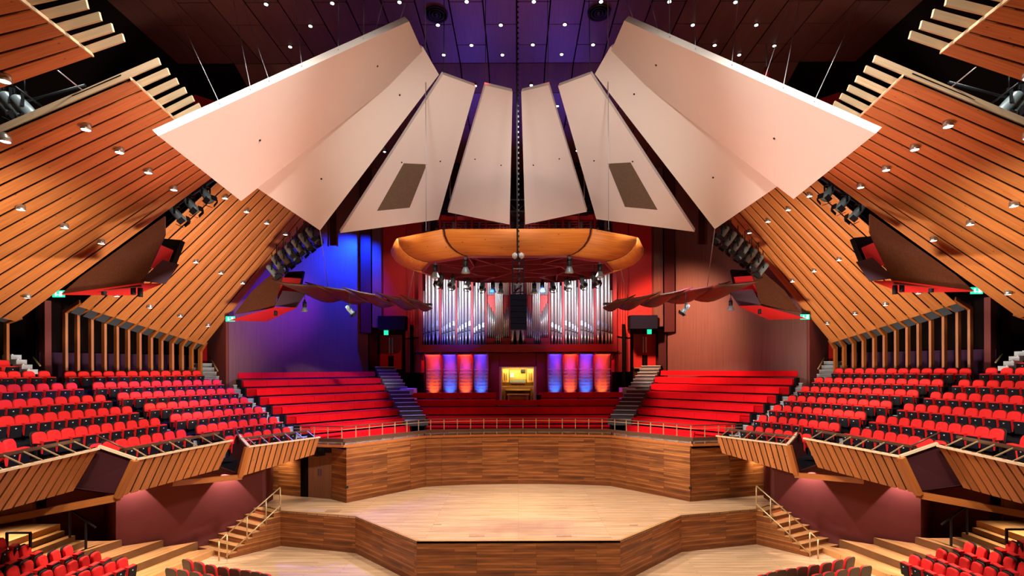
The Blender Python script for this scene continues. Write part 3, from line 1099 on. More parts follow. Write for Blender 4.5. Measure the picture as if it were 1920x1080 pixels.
for k in range(10):
    o0, o1, i0, i1 = oct_o[k], oct_o[(k + 1) % 10], oct_i[k], oct_i[(k + 1) % 10]
    rows = []
    for r in range(7):
        a, b = rp(o0, i0, r / 6), rp(o1, i1, r / 6)
        d = (b - a).normalized()
        rows.append([a + d * .055, a + (b - a) * .5, b - d * .055])
    mb = MB().grid(rows, .05)
    a, b = rows[0][0], rows[0][2]
    p = obj('curved_panel', mb, 'ring_wood', ring, frame_dir(a, b - a, (0, 0, 1)))
    rows = []
    for r in range(7):
        a = rp(o0, i0, r / 6)
        d = (rp(o1, i1, r / 6) - a).normalized()
        e = (Vector((*oct_o[(k - 1) % 10], 0)) - Vector((*o0, 0))).normalized()
        c0 = Vector((0, 18.9, a.z)) - a
        c0.normalize()
        rows.append([a + e * .07 + c0 * .05, a + d * .07 + c0 * .05])
    obj('seam_strip', MB().grid(rows, .03), 'dark_maroon', ring)
inn = [Vector((x, y, zb)) for x, y in oct_i]
obj('soffit', MB().prism([(x * .995, 18.9 + (y - 18.9) * .995) for x, y in oct_i], zb + .50, zb + .54), 'dark_maroon', ring)
mid = [Vector((x * .52, 18.9 + (y - 18.9) * .52, zb + .10)) for x, y in oct_i]
for k in range(10):
    a, b = inn[k] + Vector((0, 0, .12)), inn[(k + 1) % 10] + Vector((0, 0, .12))
    obj('rim_beam', MB().bar(a, b, .07, .34), 'ring_red', ring)
    obj('frame_beam', MB().bar(mid[k], mid[(k + 1) % 10], .05, .26), 'ring_red', ring)
    obj('frame_beam', MB().bar(inn[k] + Vector((0, 0, .1)), mid[k], .05, .26), 'ring_red', ring)
    obj('frame_beam', MB().bar(inn[k] + Vector((0, 0, .1)), mid[(k + 1) % 10], .04, .20), 'ring_red', ring)
    if k % 2 == 0:
        obj('frame_beam', MB().bar(mid[k], (0, 18.9, zb + .08), .05, .26), 'ring_red', ring)

# ---- spotlights ---------------------------------------------------
def spot_proto(name, label, group, kind):
    """hangs from its origin; the beam looks along local -z tilted towards +y"""
    t = thing(name, label, 'spotlight', (0, 0, 0), 0, group)
    if kind == 'bell':
        obj('clamp', MB().box((0, 0, -.05), (.08, .08, .1)), 'dkmetal', t, local=True)
        obj('stem', MB().tube((0, 0, 0), (0, 0, .3), .015, n=6), 'dkmetal', t, local=True)
        obj('ballast', MB().lathe([(.085, -.10), (.085, -.30), (.06, -.32)], n=12), 'dkmetal', t, local=True)
        obj('shade', MB().lathe([(.06, -.32), (.10, -.38), (.14, -.50), (.15, -.52), (.135, -.52), (.09, -.4)], n=14), 'fixture', t, local=True)
        obj('lens', MB().lathe([(.12, -.50), (.12, -.49)], n=12), 'plate', t, local=True)
    else:
        R = Matrix.Rotation(math.radians(40), 3, 'X')
        obj('clamp', MB().box((0, 0, -.04), (.07, .07, .08)), 'dkmetal', t, local=True)
        obj('stem', MB().tube((0, 0, 0), (0, 0, .3), .015, n=6), 'dkmetal', t, local=True)
        y = MB()
        for sx in (-1, 1):
            y.box((sx * .12, 0, -.16), (.02, .04, .24))
        y.box((0, 0, -.05), (.26, .04, .02))
        obj('yoke', y, 'dkmetal', t, local=True)
        obj('body', MB().lathe([(.05, .20), (.09, .16), (.10, 0), (.10, -.16), (.115, -.18), (.115, -.22), (.09, -.22)], (0, 0, -.26), 12, R), 'fixture', t, local=True)
        obj('lens', MB().lathe([(.09, -.215), (.09, -.205)], (0, 0, -.26), 12, R), 'plate', t, local=True)
        f = MB()
        for ang in range(4):
            Q = R @ Matrix.Rotation(ang * PI / 2, 3, 'Z')
            c = Vector((0, 0, -.26)) + Q @ Vector((.14, 0, -.28))
            f.box(c, (.012, .17, .13), m=Q @ Matrix.Rotation(.5, 3, 'Y'))
        obj('barn_doors', f, 'black', t, local=True)
    return t


bell = barn = None


def spot(kind, p, rz, label, group, sc=1.0):
    global bell, barn
    src = bell if kind == 'bell' else barn
    if src is None:
        src = spot_proto('stage_spotlight', label, group, kind)
        src.location = p
        src.rotation_euler = (0, 0, rz)
        if kind == 'bell':
            bell = src
        else:
            barn = src
        return src
    o = dup(src, p, rz, label, group)
    o.scale = (sc, sc, sc)
    return o


for s, nm in SIDES:
    for kind, px, py, Y, rz, lab in (('bell', 816, 492, 17.3, 0, 'bell shaped grey spotlight under the front %s corner of the timber ring'),
                                ('bell', 873, 482, 16.5, 0, 'black spotlight under the %s front seam of the timber ring'),
                                ('barn', 826, 512, 18.6, 2.6, 'spotlight with barn doors under the ring, %s side, outermost'),
                                ('barn', 848, 518, 20.0, 2.9, 'spotlight with barn doors under the ring, second from the %s end'),
                                ('barn', 877, 521, 20.8, 3.0, 'spotlight with barn doors under the ring, third from the %s end'),
                                ('barn', 904, 524, 21.2, 3.1, 'spotlight with barn doors under the ring, fourth from the %s end'),
                                ('bell', 924, 525, 21.3, 0, 'bell spotlight under the back of the ring, outer one %s of centre'),
                                ('bell', 939, 527, 21.3, 0, 'bell spotlight under the back of the ring, inner one %s of centre')):
        p = mir(P(px, py, Y), s)
        spot(kind, p, rz * s, lab % nm, 'spotlights under the timber ring')
        obj('drop_rod', MB().tube(p, (p.x, p.y, max(p.z + .1, zb + .5)), .015, n=6), 'dkmetal', ring)
    # lighting bars beneath the canopy edges
    bar_pts = [P(508, 497, 22.2), P(592, 428, 21.0)]
    lb = thing('lighting_bar', 'dark lighting bar below the inner edge of the %s far canopy' % nm, 'lighting bar', mir(bar_pts[0], s))
    obj('pipe', MB().tube(mir(bar_pts[0], s), mir(bar_pts[1], s), .03), 'dkmetal', lb)
    obj('pipe', MB().tube(mir(bar_pts[0] + Vector((.1, .3, .5)), s), mir(bar_pts[1] + Vector((.1, .3, .5)), s), .03), 'dkmetal', lb)
    for k in range(13):
        t = (k + .3) / 13
        p = mir(bar_pts[0].lerp(bar_pts[1], t) + Vector((.06 * (k % 2), 0, .1 + .25 * (k % 2))), s)
        spot('barn', p, -s * (1.2 + .25 * (k % 3)), 'spotlight on the bar below the %s far canopy, %s from the lower end' % (nm, ORD[k + 1]), 'spotlights below the far canopies', 1.35)
    bar_pts = [P(322, 392, 17.4), P(402, 338, 17.2)]
    lb = thing('lighting_bar', 'short lighting bar in the gap behind the %s large canopy' % nm, 'lighting bar', mir(bar_pts[0], s))
    obj('pipe', MB().tube(mir(bar_pts[0], s), mir(bar_pts[1], s), .03), 'dkmetal', lb)
    for k, t in enumerate((.12, .45, .8)):
        p = mir(bar_pts[0].lerp(bar_pts[1], t), s) + Vector((0, 0, .05))
        spot('barn', p, -s * (1.5 + .2 * k), 'spotlight in the gap behind the %s large canopy, %s from its lower end' % (nm, ORD[k + 1]), 'spotlights behind the large canopies', 1.3)
    # spotlights and bar in the gap above the large canopy, at the picture edge
    a, b = P(-40, 215, 11.0), P(160, 160, 10.9)
    lb = thing('lighting_bar', 'black lighting bar in the gap over the %s large canopy near the picture edge' % nm, 'lighting bar', mir(a, s))
    obj('pipe', MB().tube(mir(a, s), mir(b, s), .03), 'dkmetal', lb)
    obj('strut', MB().tube(mir(P(28, 162, 10.2), s), mir(P(90, 208, 10.9), s), .018), 'dkmetal', lb)
    obj('strut', MB().tube(mir(P(108, 132, 9.9), s), mir(P(162, 175, 10.6), s), .012), 'steel', lb)
    for k, (px, py) in enumerate(((4, 160), (24, 166), (46, 172))):
        p = mir(P(px, py, 10.9), s)
        spot('barn', p, -s * 1.0, 'spotlight over the %s large canopy at the picture edge, %s from the edge' % (nm, ORD[k + 1]), 'spotlights over the large canopies', 1.3)
    # hoods of the two vomitories ------------------------------------
    for which, Yb, face, box, red, visor, soffit, dots in (
            ('near', 15.9, [(115, 551), (150, 520), (309, 405), (309, 439), (264, 537)], [(303, 447), (339, 450), (322, 494), (290, 494)],
             [(301, 459), (325, 469), (309, 507), (279, 501)], [(305, 487), (336, 496), (311, 532), (264, 526)],
             [(118, 553), (263, 533), (303, 533), (252, 554)], [(195, 544), (250, 543), (263, 547)]),
            ('far', 22.6, [(440, 589), (470, 548), (534, 492), (534, 506), (514, 577)], [(536, 510), (569, 508), (558, 560), (520, 560)],
             [(531, 520), (565, 522), (556, 560), (520, 555)], [(530, 545), (574, 549), (556, 577), (515, 573)],
             [(430, 601), (515, 577), (557, 577), (500, 603)], [(517, 585)])):
        root_p = mir(P(face[0][0], face[0][1], Yb), s)
        hd = thing('exit_hood', 'dark veneered hood with red lining over the %s exit on the %s' % ('nearer' if which == 'near' else 'farther', nm), 'hood', root_p)
        w_ = lambda q, dy: mir(P(q[0], q[1], Yb + dy), s)
        def sl(pts, dys, th):
            pp = [w_(q, dy) for q, dy in zip(pts, dys)]
            mb = MB()
            k = len(pp)
            back = [p + Vector((-s * .05, th, 0)) for p in pp]
            mb.v = pp + back
            mb.f = [list(range(k))[::-1], list(range(k, 2 * k))] + [[i, (i + 1) % k, k + (i + 1) % k, k + i] for i in range(k)]
            mb.mi = [0] * len(mb.f)
            mb.sm = [False] * len(mb.f)
            return mb
        obj('veneer_panel', sl(face, [.1, .1, .1, .0, .0], .12), 'veneer', hd)
        obj('back_box', sl(box, [.9] * 4, .3), 'void', hd)
        obj('red_panel', sl(red, [.55, .7, .7, .55], .08), 'red_paint', hd)
        obj('visor', sl(visor, [.15, .3, .1, -.05], .06), 'visor', hd)
        sp = [w_(q, dy) for q, dy in zip(soffit, (.0, -.05, -.1, 1.6))]
        obj('soffit', MB().slab(sp, .06), 'red_paint', hd)
        for j, q in enumerate(dots):
            p = w_(q, .3)
            o = thing('small_downlight', 'black cylinder downlight under the %s red soffit, %s, %s from the wall' % (which, nm, ORD[j + 1]), 'light', p, 0, 'downlights under the exit hoods')
            obj('can', MB().lathe([(.06, .12), (.07, .1), (.07, -.16), (.055, -.16), (.05, -.12)], n=12), 'black', o, local=True)
            obj('lens', MB().lathe([(.05, -.125), (.05, -.12)], n=12), 'lamp', o, local=True)
        q = (110, 551) if which == 'near' else (432, 598)
        p = mir(P(*q, Yb + (2.6 if which == 'near' else 1.4)), s)
        es = thing('exit_sign', 'green illuminated exit sign under the %s hood, %s' % (which, nm), 'exit sign', p - Vector((0, 0, .13)))
        obj('sign_plate', MB().box(p, (.42, .05, .24)), 'exit', es)
        obj('pictogram', MB().box(p + Vector((-.08, -.03, 0)), (.05, .012, .15)).box(p + Vector((-.03, -.03, -.04)), (.1, .012, .03)).box(p + Vector((.1, -.03, .0)), (.1, .012, .17)), 'exit_white', es)
    # suspended wave reflector between hood and organ -----------------
    wv = thing('wave_reflector', 'dark red suspended reflector of four curved leaves, %s of the organ' % nm, 'reflector', mir(P(680, 575, 23.2), s))
    lv = [(560, 549, 633, 553), (610, 549, 680, 560), (672, 556, 730, 567), (727, 563, 775, 572), (770, 567, 802, 574)]
    for k, (xa, ya, xb, yb) in enumerate(lv):
        Y0 = 22.4 + .45 * k
        A, B_ = P(xa, ya, Y0), P(xb, yb, Y0 + .45)
        dep = Vector((-.45, -2.3 + .25 * k, .24))
        rows = []
        for r in range(5):
            t = r / 4
            row = []
            for c in range(7):
                x = c / 6
                p = A.lerp(B_, x) + dep * (t - .3)
                p.z -= .26 * math.sin(x * PI) * (1 - .85 * t) - .05 * (1 - x)
                row.append(mir(p, s))
            rows.append(row)
        lf = obj('curved_leaf', MB().grid(rows, .04), 'veneer', wv)
        obj('edge_rib', MB().bar(rows[0][6], rows[4][6], .05, .06), 'door_wood', lf)
        obj('bracket', MB().box(rows[1][6] + Vector((0, 0, .1)), (.35, .2, .1)), 'dkmetal', lf)
    for (px, py), lab in (((571, 562), 'large'), ((655, 569), 'small')):
        p = mir(P(px, py, 22.2), s)
        obj('drop_rod', MB().tube(p, p + Vector((0, 0, .5)), .015, n=6), 'dkmetal', wv)
        spot('bell' if lab == 'large' else 'barn', p, -s * 1.0, '%s spotlight below the wave reflector %s of the organ' % (lab, nm), 'spotlights under the wave reflectors')
    for (a, b, lab) in (((600, 432, 18.0), (616, 547, 22.4), 'inner tip of the white reflector'), ((776, 508, 21.0), (765, 560, 23.8), 'timber ring')):
        cable(mir(P(*a), s), mir(P(*b), s), 'thin wire from the %s down to the %s wave reflector' % (lab, nm), .012)

# ---- loudspeaker hanging on the centre line
sp = thing('line_loudspeaker', 'black line-array loudspeaker hanging in front of the organ on the centre line', 'loudspeaker', (0.02, 15.5, P(972, 618, 15.5).z))
za, zb2 = P(972, 618, 15.5).z, P(972, 552, 15.5).z
for k in range(6):
    z = za + (zb2 - za) * (k + .5) / 6
    obj('speaker_box', MB().box((.02, 15.6, z), (.5, .4, (zb2 - za) / 6 - .012)), 'speaker', sp)
fr_ = thing('loudspeaker_frame', 'black lattice bumper frame with cables above the hanging loudspeaker', 'rigging frame', (.02, 15.6, zb2 + .02))
zt2 = P(972, 482, 15.6).z
for sx in (-1, 1):
    for sy in (-1, 1):
        obj('upright', MB().box((.02 + sx * .17, 15.6 + sy * .12, (zb2 + zt2) / 2 - .05), (.035, .035, zt2 - zb2 - .16)), 'black', fr_)
for k in range(5):
    z = zb2 + .06 + (zt2 - zb2 - .2) * k / 4
    obj('rung', MB().box((.02, 15.48, z), (.36, .03, .03)), 'steel' if k % 2 else 'black', fr_)
    obj('cable_coil', MB().tube((.02 - .1 + .04 * k, 15.6, z + .05), (.02 + .1 - .02 * k, 15.6, z + .22), .03), 'dkmetal', fr_)
ch = MB().tube((.0, 15.6, zt2 - .1), (.0, 15.6, ZC), .026)
for k in range(60):
    ch.box((.035, 15.6, zt2 + k * (ZC - zt2) / 60), (.05, .02, .06))
setp(obj('hoist_chain', ch, 'dkmetal', None, Matrix.Translation((0, 15.6, zt2 - .1))), 'long hoist chain and cable on the centre line above the loudspeaker', 'chain')
for s in (-1, 1):
    cx = .02 + s * .1
    setp(obj('hoist_ball', MB().lathe([(.01, 0), (.08, .05), (.09, .1), (.08, .15), (.01, .2)], (cx, 15.6, zt2 - .06), 10), 'plate'),
         'small pale hoist motor housing at the %s of the centre chain' % ('left' if s == -1 else 'right'), 'hoist')

# ---- ceiling lights
stars = [(499, 7), (582, 48), (544, 87), (623, 5), (749, 3), (875, 2), (821, 46), (939, 46), (884, 84), (832, 102), (942, 102), (891, 160), (1001, 2), (1127, 2), (1255, 2),
         (1379, 3), (1059, 45), (1299, 46), (1418, 46), (999, 83), (1112, 83), (1053, 101), (1340, 84), (1386, 102), (996, 159), (1045, 198), (1452, 85), (721, 284), (1082, 282)]
rows_ = {}
for px, py in stars:
    key = min((5, 47, 85, 102, 160, 198, 283), key=lambda r: abs(r - py))
    rows_.setdefault(key, []).append((px, py))
rn = {5: 'at the top edge', 47: 'in the second row', 85: 'in the third row', 102: 'in the fourth row', 160: 'above the narrow reflectors', 198: 'seen between right reflectors', 283: 'in the gap beside an inset reflector'}
for key, lst in rows_.items():
    for j, (px, py) in enumerate(sorted(lst)):
        p = ceil_hit(px, py)
        lab = 'bright ceiling downlight %s, %s from the left' % (rn[key], ORD[j + 1])
        d = thing('ceiling_downlight', lab, 'light', p, 0, 'bright downlights in the dark ceiling')
        obj('rim', MB().lathe([(.085, .02), (.09, -.02), (.065, -.02), (.065, .01)], n=14), 'dkmetal', d, local=True)
        obj('lens', MB().lathe([(.064, -.035), (.064, .0)], n=14), 'lamp', d, local=True)
for px, py, lab in ((818, 25, 'round black air diffuser in the ceiling left of the centre chain'), (1123, 22, 'round black air diffuser in the ceiling right of the centre chain'),
                    (856, 311, 'round air diffuser seen between the left reflectors'), (1081, 310, 'round air diffuser seen between the right reflectors')):
    p = ceil_hit(px, py)
    d = thing('air_diffuser', lab, 'air diffuser', p, 0, 'round air diffusers in the ceiling')
    for r in (.42, .30, .18):
        obj('ring', MB().lathe([(r, .0), (r - .01, -.09), (r - .06, -.05), (r - .07, 0)], n=28), 'black', d, local=True)
    obj('core', MB().lathe([(.09, 0), (.08, -.09), (.0, -.1)], n=18), 'dkmetal', d, local=True)
p = ceil_hit(1437, 83)
hg = thing('red_hanging_lamp', 'small red hanging sensor lamp above the right reflector', 'lamp', P(1437, 146, 15.0))
obj('stem', MB().tube(P(1437, 128, 15.0), P(1437, 84, 15.0), .02), 'steel', hg)
obj('bulb', MB().lathe([(.02, .0), (.07, .08), (.08, .2), (.05, .3), (.02, .32)], P(1437, 146, 15.0), 12), 'red_paint', hg)

tr = thing('lighting_truss', 'dark horizontal lighting truss high behind the reflectors above the organ', 'truss', (0, 27.5, P(971, 395, 27.5).z))
ta, tb = P(971, 374, 27.5).z, P(971, 396, 27.5).z
for z in (ta, tb):
    obj('chord', MB().tube((-4.2, 27.5, z), (4.2, 27.5, z), .05), 'dkmetal', tr)
for k in range(14):
    x = -4.2 + .6 * k
    obj('brace', MB().tube((x, 27.5, tb if k % 2 else ta), (x + .6, 27.5, ta if k % 2 else tb), .025, n=6), 'dkmetal', tr)
for x in (-3.6, 3.6):
    obj('hanger', MB().tube((x, 27.5, ta), (x, 27.5, ceil_z(27.5) + .05), .02, n=6), 'steel', tr)

# ================================================================ BALCONY FRONTS
OFF = Vector((-.5, 0.05, -.95))
tops = {3: (P(466, 838, 17.4), P(600, 820, 19.9)), 2: (P(256, 862, 13.3), P(436, 826, 16.6)), 1: (P(-60, 899, 9.55), P(185, 842, 12.95))}
bots = {3: (P(452, 893, 17.4), P(590, 852, 19.9)), 2: (P(224, 931, 13.3), P(411, 880, 16.6)), 1: (P(-130, 995, 9.55), P(139, 920, 12.95))}
nsl = {3: 13, 2: 12, 1: 12}
bl_lab = {3: '%s balcony front of slanted pine boards closest to the platform', 2: '%s balcony front of slanted pine boards, the middle one', 1: '%s balcony front of slanted pine boards, cut by the picture edge'}
for s, nm in SIDES:
    for k in (3, 2, 1):
        tl, tr = (mir(p, s) for p in tops[k])
        bl, br = (mir(p, s) for p in bots[k])
        pt = Patch(bl, br, tr, tl)
        root = thing('balcony_parapet', bl_lab[k] % nm, 'balcony front', (bl.x, bl.y, min(bl.z, br.z)))
        n = nsl[k]
        ref = (s * 1.0, -.5, 0)
        for i in range(n):
            v0, v1 = (i + .10) / n, (i + .90) / n
            lo = [pt.q(0, v0), pt.q(1, v0), pt.q(1, v1), pt.q(0, v1)]
            nn = pt.n(.5, (v0 + v1) / 2, ref)
            mb = MB().hexa([p - nn * .02 for p in lo] + lo)
            c0 = (lo[0] + lo[3]) / 2
            obj('board', mb, 'pine', root, frame_dir(c0, (lo[1] + lo[2]) / 2 - c0, nn))
            if i:
                q = pt.q(.995, i / n)
                obj('joint_cap', MB().box(q + Vector((0, 0, .03)), (.05, .05, .04)), 'pine', root)
        nn = pt.n(.5, .5, ref)
        mb = MB().hexa([q - nn * .10 for q in (bl, br, tr, tl)] + [q - nn * .05 for q in (bl, br, tr, tl)])
        obj('backing', mb, 'void', root)
        mb = MB().bar(tl - nn * .02, tr - nn * .02, .10, .05)
        obj('top_rail', mb, 'pine_pale', root, frame_dir(tl, tr - tl, (0, 0, 1)))
        if k != 1:
            mb = MB().bar(bl + nn * .02 - (br - bl).normalized() * .06, tl + nn * .02 - (tr - tl).normalized() * .06, .16, .12, nn)
            obj('end_post', mb, 'trim_orange', root, frame_dir(bl, tl - bl, nn))
        # bronze handrail on raked brass stays behind the front
        hr = thing('balcony_rail', 'dark bronze handrail on raked brass stays behind the %s %s balcony front' % (nm, {3: 'platform-end', 2: 'middle', 1: 'outer'}[k]), 'railing', (tl.x, tl.y, min(tl.z, tr.z)))
        inw = -nn * .55
        inw.z = 0
        up = Vector((0, 0, .24))
        obj('handrail', MB().bar(tl + inw + up, tr + inw + up, .05, .07), 'bronze', hr)
        obj('handrail_lower', MB().bar(tl + inw * 1.1 + up * .8, tr + inw * 1.1 + up * .8, .04, .03), 'bronze', hr)
        m = 7 if k == 1 else 6
        for i in range(m):
            t = (i + .6) / m
            q = tl.lerp(tr, t)
            obj('stay', MB().bar(q, q + inw + up, .025, .025), 'brass', hr)
        # floor of the balcony behind the front, dark
        mb = MB().slab([pt.q(.5, 0) - nn * .14, pt.q(.5, 1) - nn * .14, pt.q(.5, 1) + Vector((-s * 1.4, .3, 0)), pt.q(.5, 0) + Vector((-s * 1.4, .3, 0))], .06, False)
        struct('floor_balcony', mb, 'tier')
    # dark return walls between the stepped fronts, with their capping rails
    for a, b, za_, zb_, cap in ((tops[2][0], P(185, 838, 13.05), bots[2][0], P(140, 918, 13.1), 'nearer'), (tops[3][0], P(447, 817, 17.9), bots[3][0], P(425, 889, 17.9), 'farther')):
        q = [mir(p, s) for p in (za_, zb_, b, a)]
        mb = MB().slab(q, .08, True)
        struct('wall_return', mb, 'dark_maroon')
        cp = obj('capping_rail', MB().bar(q[3] + Vector((0, 0, .02)), q[2] + Vector((0, 0, .02)), .10, .06), 'pine_pale', None, frame_dir(q[3], q[2] - q[3], (0, 0, 1)))
        setp(cp, 'pale timber capping rail on the %s dark balcony return, %s' % (cap, nm), 'rail')
        h = obj('return_handrail', MB().tube(q[3] + Vector((-s * .35, .1, .26)), q[2] + Vector((-s * .2, .2, .26)), .022), 'bronze')
        setp(h, 'steel handrail sloping along the %s balcony return, %s' % (cap, nm), 'handrail')
    # orange lower beams and dark soffits below the returns
    for a, b, lab in ((bots[2][0], P(-60, 985, 12.2), 'nearer'), (bots[3][0], P(322, 905, 15.5), 'farther')):
        a2, b2 = mir(a, s), mir(b, s)
        bm_ = obj('edge_beam', MB().bar(a2 + Vector((0, 0, -.02)), b2 + Vector((0, 0, -.02)), .12, .17), 'trim_orange', None, frame_dir(a2, b2 - a2, (0, 0, 1)))
        setp(bm_, 'orange timber edge beam below the %s dark balcony return, %s' % (lab, nm), 'beam')
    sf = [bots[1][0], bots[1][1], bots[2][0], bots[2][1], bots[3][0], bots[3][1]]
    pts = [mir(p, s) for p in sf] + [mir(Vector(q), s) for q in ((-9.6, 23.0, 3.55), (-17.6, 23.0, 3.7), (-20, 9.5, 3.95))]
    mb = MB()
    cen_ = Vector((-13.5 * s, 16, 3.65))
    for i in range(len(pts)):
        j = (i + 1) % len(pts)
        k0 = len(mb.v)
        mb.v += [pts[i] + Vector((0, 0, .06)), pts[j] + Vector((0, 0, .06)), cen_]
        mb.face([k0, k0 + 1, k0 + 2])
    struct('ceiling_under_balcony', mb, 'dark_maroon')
    # maroon walls below the balcony
    def seg2(a, b, z0, z1, mat, name, th=.15):
        a, b = (a[0] * s, a[1]), (b[0] * s, b[1])
        u, v = (a, b) if s == 1 else (b, a)
        return struct(name, wall_mb(u, v, z0, z1, th), mat)
    seg2((-13.95, 17.75), (-10.25, 20.5), 0, 3.62, 'maroon', 'wall_lower_' + nm)
    seg2((-10.25, 20.5), (-10.35, 21.6), ST, 3.6, 'maroon', 'wall_lower_' + nm)
    seg2((-15.3, 18.9), (-13.96, 17.76), 0, 3.7, 'maroon', 'wall_lower_' + nm)
    seg2((-16.5, 17.9), (-15.3, 18.9), 0, 3.75, 'maroon', 'wall_lower_' + nm)
    seg2((-19.0, 16.9), (-16.5, 17.4), 0, 3.9, 'door_wood', 'wall_lower_' + nm)
    seg2((-16.45, 14.6), (-16.3, 15.6), 0, 3.9, 'maroon', 'wall_lower_' + nm)

# ================================================================ SEATS
def seat_proto(name, label, w_, shell='rim'):
    """tip-up seat, folded; faces local +y, stands on z=0"""
    t = thing(name, label, 'seat')
    hw = w_ / 2
    # padded back: rounded rectangle profile, slightly reclined
    def pad(x0, x1, z0, z1, y0, th, lean, rad):
        mb = MB()
        mb.smooth = True
        out = []
        for cx, cz, a0 in ((x1 - rad, z1 - rad, 0), (x0 + rad, z1 - rad, 90), (x0 + rad * .4, z0 + rad * .4, 180), (x1 - rad * .4, z0 + rad * .4, 270)):
            r = rad if cz > (z0 + z1) / 2 else rad * .4
            for k in range(4):
                a = math.radians(a0 + 30 * k)
                out.append((cx + r * math.cos(a), cz + r * math.sin(a)))
        n = len(out)
        cxm, czm = (x0 + x1) / 2, (z0 + z1) / 2
        for y, sc in ((0, .94), (th * .35, 1.0), (th * .75, 1.0), (th, .88)):
            for x, z in out:
                xx, zz = cxm + (x - cxm) * sc, czm + (z - czm) * sc
                mb.v.append(Vector((xx, y0 + y - (zz - z0) * lean, zz)))
        for l in range(3):
            for i in range(n):
                j = (i + 1) % n
                mb.face([l * n + i, l * n + j, (l + 1) * n + j, (l + 1) * n + i])
        mb.smooth = False
        mb.face(list(range(n)))
        mb.face([3 * n + i for i in range(n)][::-1])
        return mb
    obj('backrest', pad(-hw * .90, hw * .90, .26, .74, -.10, .09, .16, .12), 'red_fabric', t, local=True)
    obj('back_shell', pad(-hw * .93, hw * .93, .22, .762, -.135, .035, .16, .10), shell, t, local=True)
    p = MB()
    p.hexa([(-hw * .74, .13, .17), (hw * .74, .13, .17), (hw * .74, .17, .17), (-hw * .74, .17, .17),
            (-hw * .76, .09, .525), (hw * .76, .09, .525), (hw * .76, .215, .51), (-hw * .76, .215, .51)])
    p.hexa([(-hw * .72, .17, .14), (hw * .72, .17, .14), (hw * .72, .20, .14), (-hw * .72, .20, .14),
            (-hw * .72, .21, .485), (hw * .72, .21, .485), (hw * .72, .24, .485), (-hw * .72, .24, .485)])
    for i in range(6):
        p.mi[6 + i] = 1
    p.cur = 2
    p.box((0.02, .233, .40), (.035, .012, .028))
    obj('seat_pan', p, ['red_fabric', 'black', 'plate'], t, local=True)
    for sx in (-1, 1):
        a = MB().box((sx * hw * .97, .06, .44), (.035, .22, .03)).box((sx * hw * .97, .02, .24), (.025, .08, .38))
        obj('armrest', a, 'black', t, local=True)
    obj('pedestal', MB().box((0, .02, .08), (.09, .14, .17)).box((0, .02, .012), (.2, .22, .024)), 'dkmetal', t, local=True)
    return t


seat_src = {}


def put_seat(key, w_, loc, rz, label, group):
    if key not in seat_src:
        t = seat_proto('tip_up_seat', label, w_, 'shell' if key[0] == 'F' else 'rim')
        t.location = loc
        t.rotation_euler = (0, 0, rz)
        t['group'] = group
        seat_src[key] = t
        return t
    return dup(seat_src[key], loc, rz, label, group)


def row_spacing(pxs, a, b):
    """survey fractions along the line a->b for the seats seen at these columns"""
    out = []
    for px in pxs:
        t0 = (px - AX) / F
        # (a.x + t dx) = t0 (a.y + t dy)
        dx, dy = b.x - a.x, b.y - a.y
        out.append((t0 * a.y - a.x) / (dx - t0 * dy))
    return out


SEATH = .74
A_rows = [((134, 696), (371.5, 695), 12), ((187, 715.6), (409, 710.6), 12), ((234, 736), (435, 728), 11), ((284, 756), (460.6, 745.6), 10),
          ((333, 776), (488, 763), 9), ((382, 797), (516, 782), 8), ((435, 817), (541, 802), 7)]
A_k = [1.215, 1.21, 1.205, 1.195, 1.18, 1.165, 1.145]
tiers = []
rowsA = []
for i, ((x0, y0), (x1, y1), n) in enumerate(A_rows):
    Y0 = 20.0 - 2.0 * i / 6
    a = P(x0, y0, Y0)
    b = P(x1, y1, Y0 * A_k[i])
    z = (a.z + b.z) / 2 if i > 1 else (6.78, 6.36)[i]
    a.z = b.z = z
    rowsA.append((a, b, n, z))
B_rows = [((-30, 673), (9, 673), 2, 18.4), ((-20, 696), (87.5, 696), 5, 19.0), ((-24, 723), (139, 717.5), 7, 18.67), ((-14, 752), (192.5, 740), 9, 18.33),
          ((-12, 783), (243, 762), 11, 18.0), ((80, 810), (296, 784), 10, 17.67), ((188, 832), (345, 806), 8, 17.33)]
B_left = [17.3, 17.2, 15.9, 15.0, 13.9, 13.85, 14.16]
rowsB = []
for i, ((x0, y0), (x1, y1), n, Y1) in enumerate(B_rows):
    b = P(x1, y1, Y1)
    a = P(x0, y0, B_left[i])
    if i == 0:
        b.z = a.z = 7.2
    elif i == 1:
        a.z = b.z = 6.80
    else:
        a.z = b.z = (P(x1, y1, Y1).z + P(x0, y0, B_left[i]).z) / 2
    rowsB.append((a, b, n, a.z))
rowC = [(P(5, 827, 12.05), P(28, 823, 12.5), 2, P(28, 823, 12.5).z)]
ROWN = ['back row', 'second row', 'third row', 'fourth row', 'fifth row', 'sixth row', 'front row']

